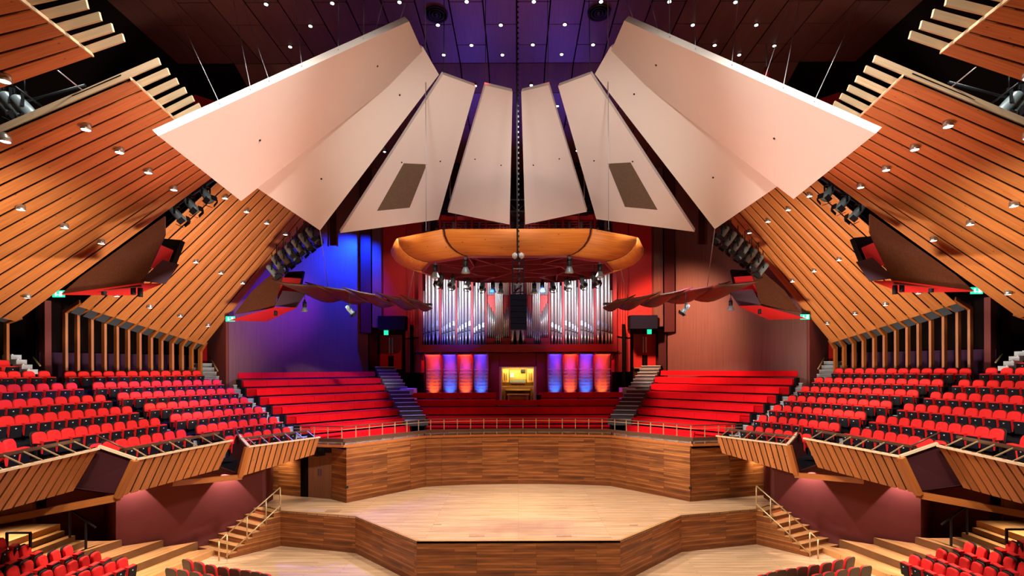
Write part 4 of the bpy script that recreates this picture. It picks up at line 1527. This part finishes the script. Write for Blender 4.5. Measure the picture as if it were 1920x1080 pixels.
for s, nm in SIDES:
    for blk, rws in (('A', rowsA), ('B', rowsB), ('C', rowC)):
        for i, (a, b, n, z) in enumerate(rws):
            a2, b2 = mir(a, s), mir(b, s)
            d = (b2 - a2)
            d.z = 0
            pitch = d.length / (n - 1)
            dn = d.normalized()
            front = Vector((dn.y * s, -dn.x * s, 0))
            rz = math.atan2(front.y, front.x) - PI / 2
            for j in range(n):
                t = j / (n - 1)
                bow = -.12 * math.sin(t * PI) * (1 if n > 4 else 0)
                p = a2.lerp(b2, t) + front * bow
                if blk == 'A':
                    lab = 'red seat, %s from the choir end, %s, %s balcony block beside the choir' % (ORD[n - j], ROWN[i], nm)
                    g = 'red seats in the %s balcony block beside the choir' % nm
                elif blk == 'B':
                    lab = 'red seat, %s from the stepped aisle, %s, %s outer balcony block' % (ORD[n - j], ('rearmost row',  'second row from back', 'third row from back', 'fourth row', 'fifth row', 'sixth row', 'front row')[i], nm)
                    g = 'red seats in the %s outer balcony block' % nm
                else:
                    lab = 'red seat, %s from the aisle, at the picture edge behind the %s outer rail' % (ORD[n - j], nm)
                    g = 'red seats at the picture edge behind the outer rail'
                key = '%s%d' % (blk, round(pitch * 50))
                put_seat(key, pitch * .97, (p.x, p.y, z - SEATH), rz, lab, g)
    # tiers carrying the rows, stepped aisle between the blocks
    def tier(pa, pb, z, i, fo=.62, bo=.55, e0=.5, e1=.45):
        a2, b2 = mir(pa, s), mir(pb, s)
        d = (b2 - a2)
        d.z = 0
        d.normalize()
        fr2 = Vector((d.y * s, -d.x * s, 0))
        a3, b3 = a2 - d * e0, b2 + d * e1
        mb = MB()
        q = [a3 + fr2 * fo, b3 + fr2 * fo, b3 - fr2 * bo, a3 - fr2 * bo]
        zt_ = z - SEATH
        mb.hexa([Vector((p.x, p.y, zt_ - .42)) for p in q] + [Vector((p.x, p.y, zt_)) for p in q])
        struct('floor_balcony_tier', mb, 'tier')
    for i in range(7):
        a, b, n, z = rowsA[i]
        tier(a, b, z, i, e0=.35, e1=.3)
    for i in range(7):
        a, b, n, z = rowsB[i]
        tier(a, b, z, i, e0=3.2 if i < 4 else .5, e1=.3)
    tier(rowC[0][0], rowC[0][1], rowC[0][3], 0, e0=1.5)
    ais = thing('aisle_steps', 'dark grey stepped aisle between the two %s balcony blocks' % nm, 'steps', (-14 * s, 18.5, 4.0))
    for i in range(6):
        b, a = rowsB[i + 1][1], rowsA[i][0]
        z = rowsA[i][3] - SEATH
        c = (a + b) / 2
        c2 = mir(c, s)
        dd = mir(b - a, s)
        rz = math.atan2(dd.y, dd.x)
        obj('step', MB().box((c2.x + .25 * s, c2.y, z - .2), ((a - b).length * .55, 1.0, .4), rz), 'tier', ais)
        obj('step', MB().box((c2.x + .75 * s, c2.y - .1, z - .38), ((a - b).length * .5, .5, .4), rz), 'grey_step', ais)
    # exit steps at the back of the outer block
    ex = thing('exit_steps', 'pale grey steps rising into the %s exit between the canopies' % nm, 'steps', mir(Vector((-18.6, 19.4, 6.0)), s))
    for k in range(4):
        p = P(52 - 10 * k, 692 - 9 * k, 18.9 + .25 * k)
        obj('step', MB().box((p.x * s, p.y, p.z - .1), (.85, .3, .17), -.5 * s), 'grey_step', ex)
        obj('nosing', MB().box((p.x * s, p.y - .14, p.z - .005), (.85, .04, .03), -.5 * s), 'nosing', ex)

# ================================================================ CHOIR STALLS
def bench(s, a, b, label, group, ends, fdir=None):
    a, b = Vector(a), Vector(b)
    z = a.z
    d = (b - a)
    d.z = 0
    d.normalize()
    f = Vector((d.y, -d.x, 0))
    root = thing('choir_bench', label, 'bench', ((a.x + b.x) / 2, (a.y + b.y) / 2, z - .72), 0, group)
    up = Vector((0, 0, 1))

    def strip(f0, f1, z0, z1, lean=0.0, e=0.0):
        mb = MB()
        a_, b_ = a - d * e, b + d * e
        mb.hexa([a_ + f * (f0 + lean) + up * z0, b_ + f * (f0 + lean) + up * z0, b_ + f * (f1 + lean) + up * z0, a_ + f * (f1 + lean) + up * z0,
                 a_ + f * f0 + up * z1, b_ + f * f0 + up * z1, b_ + f * f1 + up * z1, a_ + f * f1 + up * z1])
        return mb
    n = max(3, round((b - a).length / 1.1))
    for k in range(n):
        t0, t1 = k / n, (k + 1) / n
        aa, bb = a.lerp(b, t0) + d * .004, a.lerp(b, t1) - d * .004
        sv = (a, b)
        a, b = aa, bb
        mb = strip(-.05, .04, -.285, 0.0, .05)
        obj('backrest', mb, 'red_bench', root)
        a, b = sv
    obj('seat', strip(.04, .48, -.43, -.36), 'red_bench', root)
    obj('base_panel', strip(.12, .42, -.72, -.40), 'red_bench', root)
    for e in ends:
        q = a if e == 0 else b
        sgn = -1 if e == 0 else 1
        q = q + d * sgn * .05
        mb = MB()
        mb.hexa([q - f * .02 - d * .04 + up * -.72, q + f * .52 - d * .04 + up * -.72, q + f * .52 + d * .04 + up * -.72, q - f * .02 + d * .04 + up * -.72,
                 q - f * .02 - d * .04 + up * -.33, q + f * .52 - d * .04 + up * -.33, q + f * .52 + d * .04 + up * -.33, q - f * .02 + d * .04 + up * -.33])
        obj('end_panel', mb, 'tier', root)
    return root, a, b, d, f


CH_L = [446, 455.6, 480, 503, 528, 554, 580, 600]
CH_R = [702, 713.5, 721, 729.5, 738, 747, 757, 767]
BN = ['back', 'second', 'third', 'fourth', 'fifth', 'sixth', 'seventh', 'front']
for s, nm in SIDES:
    for i in range(8):
        Ya = 24.7 - 2.9 * i / 6
        Yb = 30.3 - 4.9 * i / 6
        z = 6.67 - .382 * i if i < 7 else 4.08
        a, b = P(CH_L[i], 690, Ya), P(CH_R[i], 690, Yb)
        a.z = b.z = z
        if i == 7:
            a, b = P(640, 690, 22.0), P(767, 690, 24.7)
            a.z = b.z = z
        if s == 1:
            u, v = a, b
            ends = (0, 1)
        else:
            u, v = mir(b, -1), mir(a, -1)
            ends = (0, 1)
        root, a_, b_, d, f = bench(s, u, v, 'long red choir bench, %s row of the %s choir stalls' % (BN[i], nm), 'red choir benches, %s side' % nm, ends)
        mb = MB()
        q = [a_ + f * .62, b_ + f * .62, b_ - f * .4, a_ - f * .4]
        mb.hexa([Vector((p.x, p.y, z - (1.2 if i < 7 else .76))) for p in q] + [Vector((p.x, p.y, z - .72)) for p in q])
        struct('floor_choir_tier', mb, 'tier')
for i, (x0, y0, Y, x1) in enumerate(((772, 736, 28.2, 1168), (782.5, 750, 27.3, 1158), (792.5, 765, 26.4, 1150), (802, 784, 25.5, 1140))):
    z = (5.5, 5.14, 4.77, 4.38)[i]
    if i == 0:
        spans = [(x0, 930, ' left of the organ console'), (1010, x1, ' right of the organ console')]
    else:
        spans = [(x0, x1, '')]
    for xa, xb, extra in spans:
        a, b = P(xa, 690, Y), P(xb, 690, Y)
        a.z = b.z = z
        root, a_, b_, d, f = bench(1, a, b, 'red choir bench, %s row of the centre block%s' % (BN[i] if i < 3 else 'front', extra), 'red choir benches, centre block', (0, 1))
        if i == 0:
            a, b = P(x0, 690, Y), P(x1, 690, Y)
    a = P(x0, 690, Y)
    b = P(x1, 690, Y)
    mb = MB().hexa([(a.x - .3, Y - .62, z - 1.3), (b.x + .3, Y - .62, z - 1.3), (b.x + .3, Y + .4, z - 1.3), (a.x - .3, Y + .4, z - 1.3),
                    (a.x - .3, Y - .62, z - .72), (b.x + .3, Y - .62, z - .72), (b.x + .3, Y + .4, z - .72), (a.x - .3, Y + .4, z - .72)])
    struct('floor_choir_tier', mb, 'tier')
# choir front floor
fl = [(-9.3, 21.6), (-6.9, 21.2), BK] + cen[1:-1] + [(-BK[0], BK[1]), (6.9, 21.2), (9.3, 21.6), (8.5, 23.2), (5.4, 27.0), (-5.4, 27.0), (-8.5, 23.2)]
struct('floor_choir', MB().prism([(x, y + .2) for x, y in fl], 3.3, 3.66), 'tier')
struct('floor_choir', MB().prism([(-6.0, 27.0), (6.0, 27.0), (6.4, 33.3), (-6.4, 33.3)], 3.3, 4.75), 'tier')

# stairs: a run of grey steps
def stairs(s, top, bot, wv, n, label, nose=True):
    top, bot, wv = mir(top, s), mir(bot, s), mir(wv, s)
    r = thing('stairs', label, 'stairs', (bot.x, bot.y, bot.z))
    rise = (top.z - bot.z) / n
    run = (bot - top)
    run.z = 0
    st = run / n
    for k in range(n):
        p = top + st * k
        z = top.z - rise * k
        q = [p, p + st * 1.02, p + st * 1.02 + wv, p + wv]
        mb = MB().hexa([Vector((c.x, c.y, z - rise * 1.6)) for c in q] + [Vector((c.x, c.y, z)) for c in q])
        o = obj('step', mb, 'shaded_step', r)
        if nose:
            e = p + st * 1.02
            dd = st.normalized() * .03
            obj('nosing', MB().bar(e + dd + Vector((0, 0, z - e.z)), e + wv + dd + Vector((0, 0, z - e.z)), .05, .03), 'nosing', o)
    return r


for s, nm in SIDES:
    Lp = [rowsA[i][1] + (rowsA[i][1] - rowsA[i][0]).normalized() * .30 for i in range(7)]
    Rp = [P(CH_L[i] + 5, 690, 24.7 - 2.9 * i / 6) for i in range(7)]
    for i in range(7):
        Lp[i].z = rowsA[i][3] - SEATH + .03
        Rp[i].z = Lp[i].z

    def pl_(pts, t):
        i = max(0, min(5, math.floor(t)))
        return pts[i] + (pts[i + 1] - pts[i]) * (t - i)
    sr = thing('stairs', 'pale grey aisle stairs between the %s balcony seats and the choir benches' % nm, 'stairs', mir(Lp[6], s))
    for k in range(-5, 13):
        t = k / 2 - .25
        q = [mir(v, s) for v in (pl_(Lp, t), pl_(Lp, t + .52), pl_(Rp, t + .52), pl_(Rp, t))]
        z = pl_(Lp, k / 2).z
        mb = MB().hexa([Vector((v.x, v.y, z - .36)) for v in q] + [Vector((v.x, v.y, z)) for v in q])
        o = obj('step', mb, 'grey_step', sr)
        obj('nosing', MB().bar(Vector((q[1].x, q[1].y, z)), Vector((q[2].x, q[2].y, z)), .06, .035), 'nosing', o)
    top, bot = P(700, 688, 31.2), P(759, 795, 25.0)
    stairs(s, top, bot, Vector((1.1, .25, 0)), 15, 'dark grey stairs between the %s choir benches and the centre benches' % nm)
    p = P(766, 731, 28.6)
    bx = obj('stair_block', MB().box((p.x * s, p.y, p.z - .3), (.75, .9, .75)), 'grey_step')
    setp(bx, 'grey carpeted block at the head of the centre benches, %s' % nm, 'block')

# ================================================================ LOWER HALL
wl = [(-11.1, 19.15), (-11.9, 19.0), (-12.8, 18.45), (-13.75, 17.75)]
for s, nm in SIDES:
    for k, z in enumerate((.2, .45, .7, .95)):
        Fk = Vector((*wl[k], 0))
        Nk = Fk - Vector((.28, .96, 0)) * 8.2
        if k == 0:
            Nk = P(284, 1078, 16.45)
            pl = [(Fk.x, Fk.y), (Nk.x, Nk.y), (Nk.x - .45, Nk.y - .35), (Nk.x - 2.6, 9.5), (-15.2, 9.5), (-15.2, 17.6), (-14.0, 17.6)]
        else:
            pl = [(Fk.x, Fk.y), (Nk.x, Nk.y), (-15.2, 9.5), (-15.2, 17.6), (-14.05, 17.62)]
        pl = [(x * s, y) for x, y in pl]
        mb = MB().prism(pl if s == -1 else pl[::-1], 0.0, z)
        ang = math.atan2(.96, .28 * s)
        struct('floor_terrace', mb, 'step_wood', Matrix.Translation((Fk.x * s, Fk.y, z)) @ Matrix.Rotation(ang, 4, 'Z'))
    # exit steps and landing at the outer corner
    es = thing('exit_steps', 'golden timber steps and landing at the %s lower exit' % nm, 'steps', (-15.5 * s, 16.2, .9))
    for k, (x, z) in enumerate(((-14.45, 1.15), (-14.75, 1.33), (-15.05, 1.51))):
        obj('step', MB().box(((x - .5) * s, 16.0, z - .1), (1.0, 2.2 - .12 * k, .2)), 'step_wood', es, Matrix.Translation((x * s, 16, z)) @ Matrix.Rotation(PI / 2, 4, 'Z'))
    obj('landing', MB().box((-16.8 * s, 15.7, 1.6), (3.0, 2.8, .2)), 'step_wood', es, Matrix.Translation((-16.8 * s, 16, 1.7)) @ Matrix.Rotation(PI / 2, 4, 'Z'))
    def r3(px, py, Y):
        return mir(P(px, py, Y), s)
    h1 = thing('guard_rail', 'square black guard rail on the landing of the %s lower exit' % nm, 'railing', r3(35, 1022, 14.6))
    obj('top_bar', MB().bar(r3(12, 999, 14.6), r3(58, 999, 14.6), .05, .05), 'black', h1)
    for px in (13, 57):
        obj('post', MB().bar(r3(px, 999, 14.6), r3(px, 1026, 14.6), .05, .05, (0, 1, 0)), 'black', h1)
    h2 = thing('stair_handrail', 'thin black handrail on two posts at the %s lower exit steps' % nm, 'railing', r3(150, 1015, 16.6))
    obj('handrail', MB().bar(r3(127, 952, 16.9), r3(179, 989, 16.3), .05, .04), 'black', h2)
    obj('post', MB().bar(r3(131, 955, 16.8), r3(131, 1008, 16.8), .05, .05, (0, 1, 0)), 'black', h2)
    obj('post', MB().bar(r3(161, 978, 16.5), r3(161, 1030, 16.5), .05, .05, (0, 1, 0)), 'black', h2)
    # platform stair
    n = 7
    st_ = thing('platform_stairs', 'flight of timber steps up to the platform, %s side' % nm, 'stairs', (-10.4 * s, 19.4, 0))
    for k in range(n):
        def line_(a, b, t):
            return Vector(a).lerp(Vector(b), t)
        n0, f0 = line_((-10.45, 18.5, 0), (-9.2, 19.8, 0), k / n), line_((-11.95, 19.2, 0), (-10.2, 20.45, 0), k / n)
        n1, f1 = line_((-10.45, 18.5, 0), (-9.2, 19.8, 0), (k + 1) / n), line_((-11.95, 19.2, 0), (-10.2, 20.45, 0), (k + 1) / n)
        z0, z1 = ST * k / n, ST * (k + 1) / n
        q = [mir(v, s) for v in (n0, n1, f1, f0)]
        mb = MB().hexa([Vector((p.x, p.y, 0)) for p in q] + [Vector((p.x, p.y, z1 - .04)) for p in q])
        fm = frame_xz((q[0].x, q[0].y, 0), (q[1].x, q[1].y, 0))
        o = obj('step', mb, 'stage_wall', st_, fm)
        e = (n0 - n1).normalized() * .04
        q = [mir(v, s) for v in (n0 + e, n1, f1, f0 + e)]
        mb = MB().hexa([Vector((p.x, p.y, z1 - .04)) for p in q] + [Vector((p.x, p.y, z1)) for p in q])
        o2 = obj('tread', mb, 'step_wood', st_, frame_xz((q[0].x, q[0].y, z1), (q[3].x, q[3].y, z1)))
    br_ = thing('brass_handrail', 'brass double handrail of the platform steps, %s side' % nm, 'railing', (-10.1 * s, 18.8, 0))
    def hp(t, z):
        p = Vector((-10.5, 18.45, 0)).lerp(Vector((-9.2, 19.78, 0)), t)
        p.z = ST * t + z
        return mir(p, s)
    lo0 = hp(-.12, 0)
    for nm2, a, b in (('top_rail', hp(0.0, .9), hp(1.0, .92)), ('top_rail', hp(-.14, .9), hp(0, .9)), ('lower_rail', hp(-.02, .12), hp(1.0, .22))):
        obj(nm2, MB().tube(a, b, .026), 'brass', br_)
    for t, z0 in ((-.14, .0), (0.0, .0), (.36, .0), (.72, .0), (1.0, .0)):
        a = hp(t, .9)
        b = Vector((a.x, a.y, max(0.02, ST * max(t, 0) - .02)))
        obj('post', MB().tube(a, b, .026), 'brass', br_)

# lower seats -------------------------------------------------------
low = [([(190, 1063), (212, 1055), (236, 1047)], 1.12, 15.2, 'lowest row'), ([(71, 1080), (94, 1070), (119, 1060), (141, 1051), (164, 1043), (187, 1035)], 1.37, 15.3, 'second row up'),
       ([(4, 1073), (27, 1062), (57, 1051), (85, 1043), (110, 1032), (135, 1023)], 1.62, 15.2, 'third row up'), ([(-18, 1048), (7, 1039), (30, 1030), (56, 1022)], 1.87, 14.6, 'fourth row up'),
       ([(-12, 1018), (12, 1008)], 2.2, 14.3, 'fifth row up')]
for s, nm in SIDES:
    for pts, z, _, rn_ in low:
        pp = [mir(PZ(x, y, z), s) for x, y in pts]
        a, b = pp[0], pp[-1]
        n = len(pp)
        if rn_ == 'lowest row':
            # the row runs on out of the picture at the bottom
            d = (b - a) / (n - 1)
            a = a - d * 3
            n += 3
        d = (b - a) / (n - 1)
        dn = d.normalized()
        front = Vector((dn.y * s, -dn.x * s, 0))
        front = (front + Vector((dn.x, dn.y, 0)) * .25).normalized()
        rz = math.atan2(front.y, front.x) - PI / 2
        for j in range(n):
            p = a + d * j
            put_seat('L%d' % (n % 2), .40, (p.x, p.y, z - SEATH), rz, 'red seat on the lower terrace, %s, %s from the wall end, %s' % (rn_, ORD[n - j], nm), 'red seats on the lower terrace, %s' % nm)
        q0, q1 = a - dn * .4, b + dn * .3
        mb = MB().bar((q0 + q1) / 2 - dn * ((q1 - q0).length / 2) + Vector((0, 0, 0)), q1, .8, .02)
    # dark backed seats on the flat floor, facing the platform
    for pts, rn_ in (([(360, 1045), (382, 1050), (404, 1055), (427, 1059), (449, 1062), (470, 1065), (490, 1068), (508, 1072), (526, 1077)], 'first visible row'),
                     ([(330, 1061), (352, 1064), (375, 1068), (400, 1072), (422, 1076)], 'second visible row')):
        n = len(pts)
        pp = [mir(PZ(x, y, .76), s) for x, y in pts]
        for j, p in enumerate(pp):
            d = (pp[min(j + 1, n - 1)] - pp[max(j - 1, 0)]) * s
            f = Vector((-d.y, d.x, 0)).normalized()
            rz = math.atan2(f.y, f.x) - PI / 2
            put_seat('F%d' % (len(pts) > 6), .44, (p.x, p.y, 0.0), rz, 'brown seat back on the floor, %s, %s from outer end, %s' % (rn_, ORD[j + 1], nm), 'seats seen from behind on the flat floor')

# ================================================================ ORGAN
YO = 29.2
def ox(px):
    return (px - AX) / F * YO
def oz(py, Y=YO):
    return H + (HZ - py) / F * Y


organ = thing('pipe_organ', 'large pipe organ in a red case with tall silver pipes, lit blue and white', 'organ', (0, YO, oz(660)))
zc0, zc1, ztop = oz(660), oz(646), oz(402)
obj('case_back', MB().box((0, YO + 1.3, (zc0 + ztop) / 2), (ox(1150) - ox(793), .2, ztop - zc0)), 'dark_case', organ)
obj('case_base', MB().box((0, YO + .45, (zc0 + zc1) / 2), (ox(1152) - ox(791), 1.7, zc1 - zc0)), 'case_red', organ)
obj('case_crown', MB().box((0, YO + .7, ztop + .1), (ox(1104) - ox(838), 1.4, .35)), 'dark_case', organ)
bays = [(793, 825), (828, 855), (857.5, 884.5), (888, 910), (914, 955)]
divs = [789.5, 826.5, 856.2, 886, 912, 956.5]
for sx in (1, -1):
    for k, px in enumerate(divs):
        wpx = (.22, .10, .08, .12, .10, .08)[k]
        top = ztop if 0 < k else oz(420)
        obj('pilaster', MB().box((ox(px) * sx, YO + .1, (zc0 + top) / 2), (wpx, .5, top - zc0)), 'case_red', organ)
    for k, (xa, xb) in enumerate(bays):
        a, b = ox(xa), ox(xb)
        w_ = b - a
        if k < 4:
            nn_ = (5, 5, 5, 4)[k]
            for j in range(nn_):
                big = .34 + .66 * ((j + 1) / nn_)
                wj = w_ / sum(.34 + .66 * ((q + 1) / nn_) for q in range(nn_)) * big
                x = a + sum(w_ / sum(.34 + .66 * ((q + 1) / nn_) for q in range(nn_)) * (.34 + .66 * ((q + 1) / nn_)) for q in range(j)) + wj / 2
                r = wj * .425
                zm = oz(626 - 1.5 * j)
                zt_ = oz((545 - 3 * k) if j == 0 else 440 - 12 * ((j * 7 + k) % 3))
                mb = MB()
                mb.tube((x * sx, YO, zc1), (x * sx, YO, zm), r * .35, r, 10)
                mb.tube((x * sx, YO, zm), (x * sx, YO, zt_), r, r, 12)
                p = obj('pipe', mb, 'metal', organ)
                obj('mouth', MB().box((x * sx, YO - r * .93, zm + .22 + .05 * j), (r * 1.1, r * .3, .26)), 'mouth', p)
                obj('lip', MB().box((x * sx, YO - r * 1.0, zm + .02), (r * 1.5, .03, .05)), 'dark_case', p)
        else:
            zb_ = oz(634)
            cntp = 11
            for j in range(cntp):
                t = (j + .5) / cntp
                x = a + w_ * t
                if 4 <= j <= 7:
                    r = w_ / cntp * .52
                    mb = MB().tube((x * sx, YO, zc1), (x * sx, YO, oz(622)), r * .4, r, 8)
                    mb.tube((x * sx, YO, oz(622)), (x * sx, YO, oz(470)), r, r, 10)
                    obj('pipe', mb, 'metal', organ)
                else:
                    dst = (4 - j) if j < 4 else (j - 7)
                    zt_ = oz(597 - 7 * dst)
                    r = w_ / cntp * .46
                    mb = MB().tube((x * sx, YO + .05, oz(634)), (x * sx, YO + .05, oz(620)), r * .4, r, 8)
                    mb.tube((x * sx, YO + .05, oz(620)), (x * sx, YO + .05, zt_), r, r, 8)
                    obj('pipe', mb, 'metal', organ)
                    mb = MB().tube((x * sx, YO + .05, oz(553)), (x * sx, YO + .05, oz(480)), r, r, 8)
                    obj('upper_pipe', mb, 'metal', organ)
            for xs, xe in ((0, .36), (.64, 1)):
                obj('pipe_shade', MB().box(((a + w_ * (xs + xe) / 2) * sx, YO + .18, (oz(553) + oz(600)) / 2), (w_ * (xe - xs), .05, oz(553) - oz(600))), 'red_paint', organ)
                obj('toe_board', MB().box(((a + w_ * (xs + xe) / 2) * sx, YO + .05, oz(640)), (w_ * (xe - xs), .4, oz(634) - oz(646))), 'case_red', organ)
    # swell boxes at the top
    for k, (xa, xb) in enumerate(((820, 853), (856, 884), (888, 911), (914, 955))):
        a, b = ox(xa), ox(xb)
        obj('crown_panel', MB().box(((a + b) / 2 * sx, YO + .15, oz(407)), (b - a, .2, .28)), 'red_paint', organ)
        for j in range(3):
            obj('louvre', MB().box(((a + b) / 2 * sx, YO + .25, oz(414 + 5 * j)), (b - a, .1, .05)), 'red_paint', organ)
        for j in range(6):
            x = a + (b - a) * (j + .5) / 6
            obj('small_pipe', MB().tube((x * sx, YO + .5, oz(450)), (x * sx, YO + .5, oz(411 + (j * 5) % 7)), .05, n=8), 'metal', organ)
for j in range(3):
    x = (-.32, 0, .32)[j]
    mb = MB().tube((x, YO, zc1), (x, YO, oz(620)), .05, .14, 10).tube((x, YO, oz(620)), (x, YO, oz(480)), .14, .14, 12)
    obj('pipe', mb, 'metal', organ)

# plinth with plaster panels between fins, LED strips above
pl = thing('organ_plinth', 'curved plaster plinth below the organ, panels lit alternately red and blue', 'plinth', (0, YO + .8, 4.75))
z0, z1 = 4.75, oz(662)
prof_ = [(.0, .55), (.70, .55), (.84, .48), (.94, .30), (1.0, .0)]
panels = [(795, 826, 'R'), (828, 855.5, 'B'), (858, 884.5, 'R'), (887, 914, 'B')]
COLR = {'R': (1.0, .03, .01), 'B': (.05, .02, 1.0)}
for sx, side in ((1, 'left'), (-1, 'right')):
    for k, (xa, xb, c) in enumerate(panels):
        a, b = ox(xa) * sx, ox(xb) * sx
        rows = [[Vector((x, YO + yo, z0 + (z1 - z0) * t)) for x in (min(a, b), (a + b) / 2, max(a, b))] for t, yo in prof_]
        obj('plaster_panel', MB().grid(rows, .05), 'plaster', pl)
        # relief courses
        for j in range(9):
            z = z0 + .5 + j * .19
            rr = random.Random(j * 7 + k)
            for q in range(3):
                x = min(a, b) + abs(b - a) * (.15 + .35 * q + .1 * rr.random())
                obj('relief', MB().box((x, YO + .54, z), (.16 + .12 * rr.random(), .03, .05)), 'plaster', pl)
        xf = ox(xb + 1.2) * sx
        rows = [[Vector((x, YO + yo - .1, z0 + (z1 - z0) * t)) for x in (xf - .04, xf + .04)] for t, yo in prof_]
        obj('fin', MB().grid(rows, .12), 'case_red', pl)
        m_ = (a + b) / 2
        st2 = thing('led_strip', 'thin LED strip over the %s plinth panel %s of the console' % (ORD[4 - k] , side), 'light', (m_, YO - .1, z1 - .03), 0, 'LED strips above the plinth panels')
        obj('housing', MB().box((m_, YO - .1, z1 - .03), (abs(b - a) * .9, .06, .04)), 'dkmetal', st2)
        lamp('AREA', (m_, YO + .05, z1 - .10), 26, COLR[c], (m_, YO + .6, z0 + .9), sx=abs(b - a) * .85, sy=.05)
        lamp('SPOT', (m_, YO - .05, z0 + .35), 120, (1.0, .10, .02) if c == 'R' else (.03, .14, 1.0), (m_, YO + .6, z0 + 1.1), .05, 56, .9)
    # inner dark red boards up to the console
    a, b = ox(915.5) * sx, ox(935) * sx
    obj('inner_board', MB().box(((a + b) / 2, YO + .6, (z0 + z1) / 2), (abs(b - a), .1, z1 - z0)), 'case_red', pl)
    # curved dark side fins of the plinth
    for j in range(6):
        x = (ox(792) - .16 * j) * sx
        rows = [[Vector((xx, YO + yo - .12 + .30 * j, z0 + (z1 - z0) * t)) for xx in (x - .05, x + .05)] for t, yo in prof_]
        obj('side_fin', MB().grid(rows, .2), 'dark_maroon', pl)
obj('inner_board', MB().box((0, YO + .6, (oz(686) + z1) / 2), (ox(1006) - ox(936), .1, z1 - oz(686))), 'case_red', pl)
obj('core', MB().box((0, YO + 2.4, (z0 + z1) / 2), (ox(1145) - ox(797), .3, z1 - z0)), 'void', pl)

cs = thing('organ_console', 'golden oak organ console with stops and keyboards in a lit recess', 'console', (0, YO + .7, 4.75))
YC = YO + .55
def cz(py):
    return oz(py, YC)
def cx(px):
    return (px - AX) / F * YC
for xa, xb in ((937.5, 940.5), (1000.5, 1003.5)):
    obj('frame_post', MB().box(((cx(xa) + cx(xb)) / 2, YC, (cz(687) + 4.8) / 2), (.09, .25, cz(687) - 4.8)), 'pine_pale', cs)
obj('frame_head', MB().box((0, YC, cz(688)), (cx(1003.5) - cx(937.5), .25, .07)), 'pine_pale', cs)
obj('recess_back', MB().box((0, YC + 1.0, (cz(687) + 4.7) / 2), (2.2, .06, cz(687) - 4.7)), 'gold_wood', cs)
for sx in (-1, 1):
    obj('recess_side', MB().box((sx * 1.05, YC + .5, (cz(687) + 4.7) / 2), (.06, 1.0, cz(687) - 4.7)), 'gold_wood', cs)
    jam = obj('stop_jamb', MB().box((sx * cx(971 + 24.5), YC + .5, (cz(692) + cz(717)) / 2), (.40, .25, cz(692) - cz(717)), sx * -.35), 'gold_wood', cs)
    for c in range(2):
        for r in range(7):
            obj('stop_knob', MB().tube((sx * (.66 + .14 * c), YC + .26 + .06 * c, cz(700 + 2 * r)), (sx * (.66 + .14 * c), YC + .36, cz(700 + 2 * r)), .022, n=6), 'black', jam)
    obj('leg', MB().box((sx * .78, YC + .3, (cz(728) + 4.75) / 2), (.09, .12, cz(728) - 4.75)), 'gold_wood', cs)
obj('music_desk', MB().box((0, YC + .62, (cz(694) + cz(712)) / 2), (1.0, .05, cz(694) - cz(712))), 'gold_wood', cs)
for k in range(3):
    obj('keyboard', MB().box((0, YC + .42 - .1 * k, cz(713.5 + 2 * k)), (.95, .12, .04)), 'keys', cs)
obj('key_cheek', MB().box((0, YC + .34, cz(721)), (.8, .2, .05)), 'veneer', cs)
obj('key_desk', MB().box((0, YC + .25, cz(727)), (1.85, .35, .16)), 'gold_wood', cs)
obj('kneeboard', MB().box((0, YC + .75, (cz(733) + 4.75) / 2), (1.6, .05, cz(733) - 4.75)), 'veneer', cs)
bn = thing('organ_bench', 'golden oak organ bench in front of the console keyboards', 'bench', (0, YC + .0, 4.75))
obj('seat', MB().box((0, YC + .05, cz(740)), (1.3, .3, .08)), 'gold_wood', bn)
for sx in (-1, 1):
    obj('leg', MB().box((sx * .55, YC + .05, (cz(741) + 4.75) / 2), (.10, .28, cz(741) - 4.75)), 'gold_wood', bn)
obj('stretcher', MB().box((0, YC + .05, cz(746)), (1.1, .05, .2)), 'gold_wood', bn)
setp(obj('sheet_music', MB().box((cx(960), YC + .56, cz(703.5)), (.24, .02, .28)), 'paper'), 'white sheet of music on the organ console desk', 'paper')
setp(obj('console_monitor', MB().box((cx(981), YC + .52, cz(696)), (.26, .05, .2)).box((cx(981), YC + .49, cz(696)), (.20, .01, .15)), 'dkmetal'), 'small dark monitor at the upper right of the organ console', 'monitor')
lamp('AREA', (0, YC - .02, cz(690)), 36, (1.0, .70, .25), (0, YC + .7, cz(735)), sx=1.6, sy=.1)
p = P(1010, 745, 27.9)
setp(obj('stool', MB().box((p.x, p.y, p.z + .12), (.3, .25, .05)).box((p.x, p.y, p.z - .05), (.24, .2, .3)), 'black'), 'small black box seat right of the organ console', 'box')
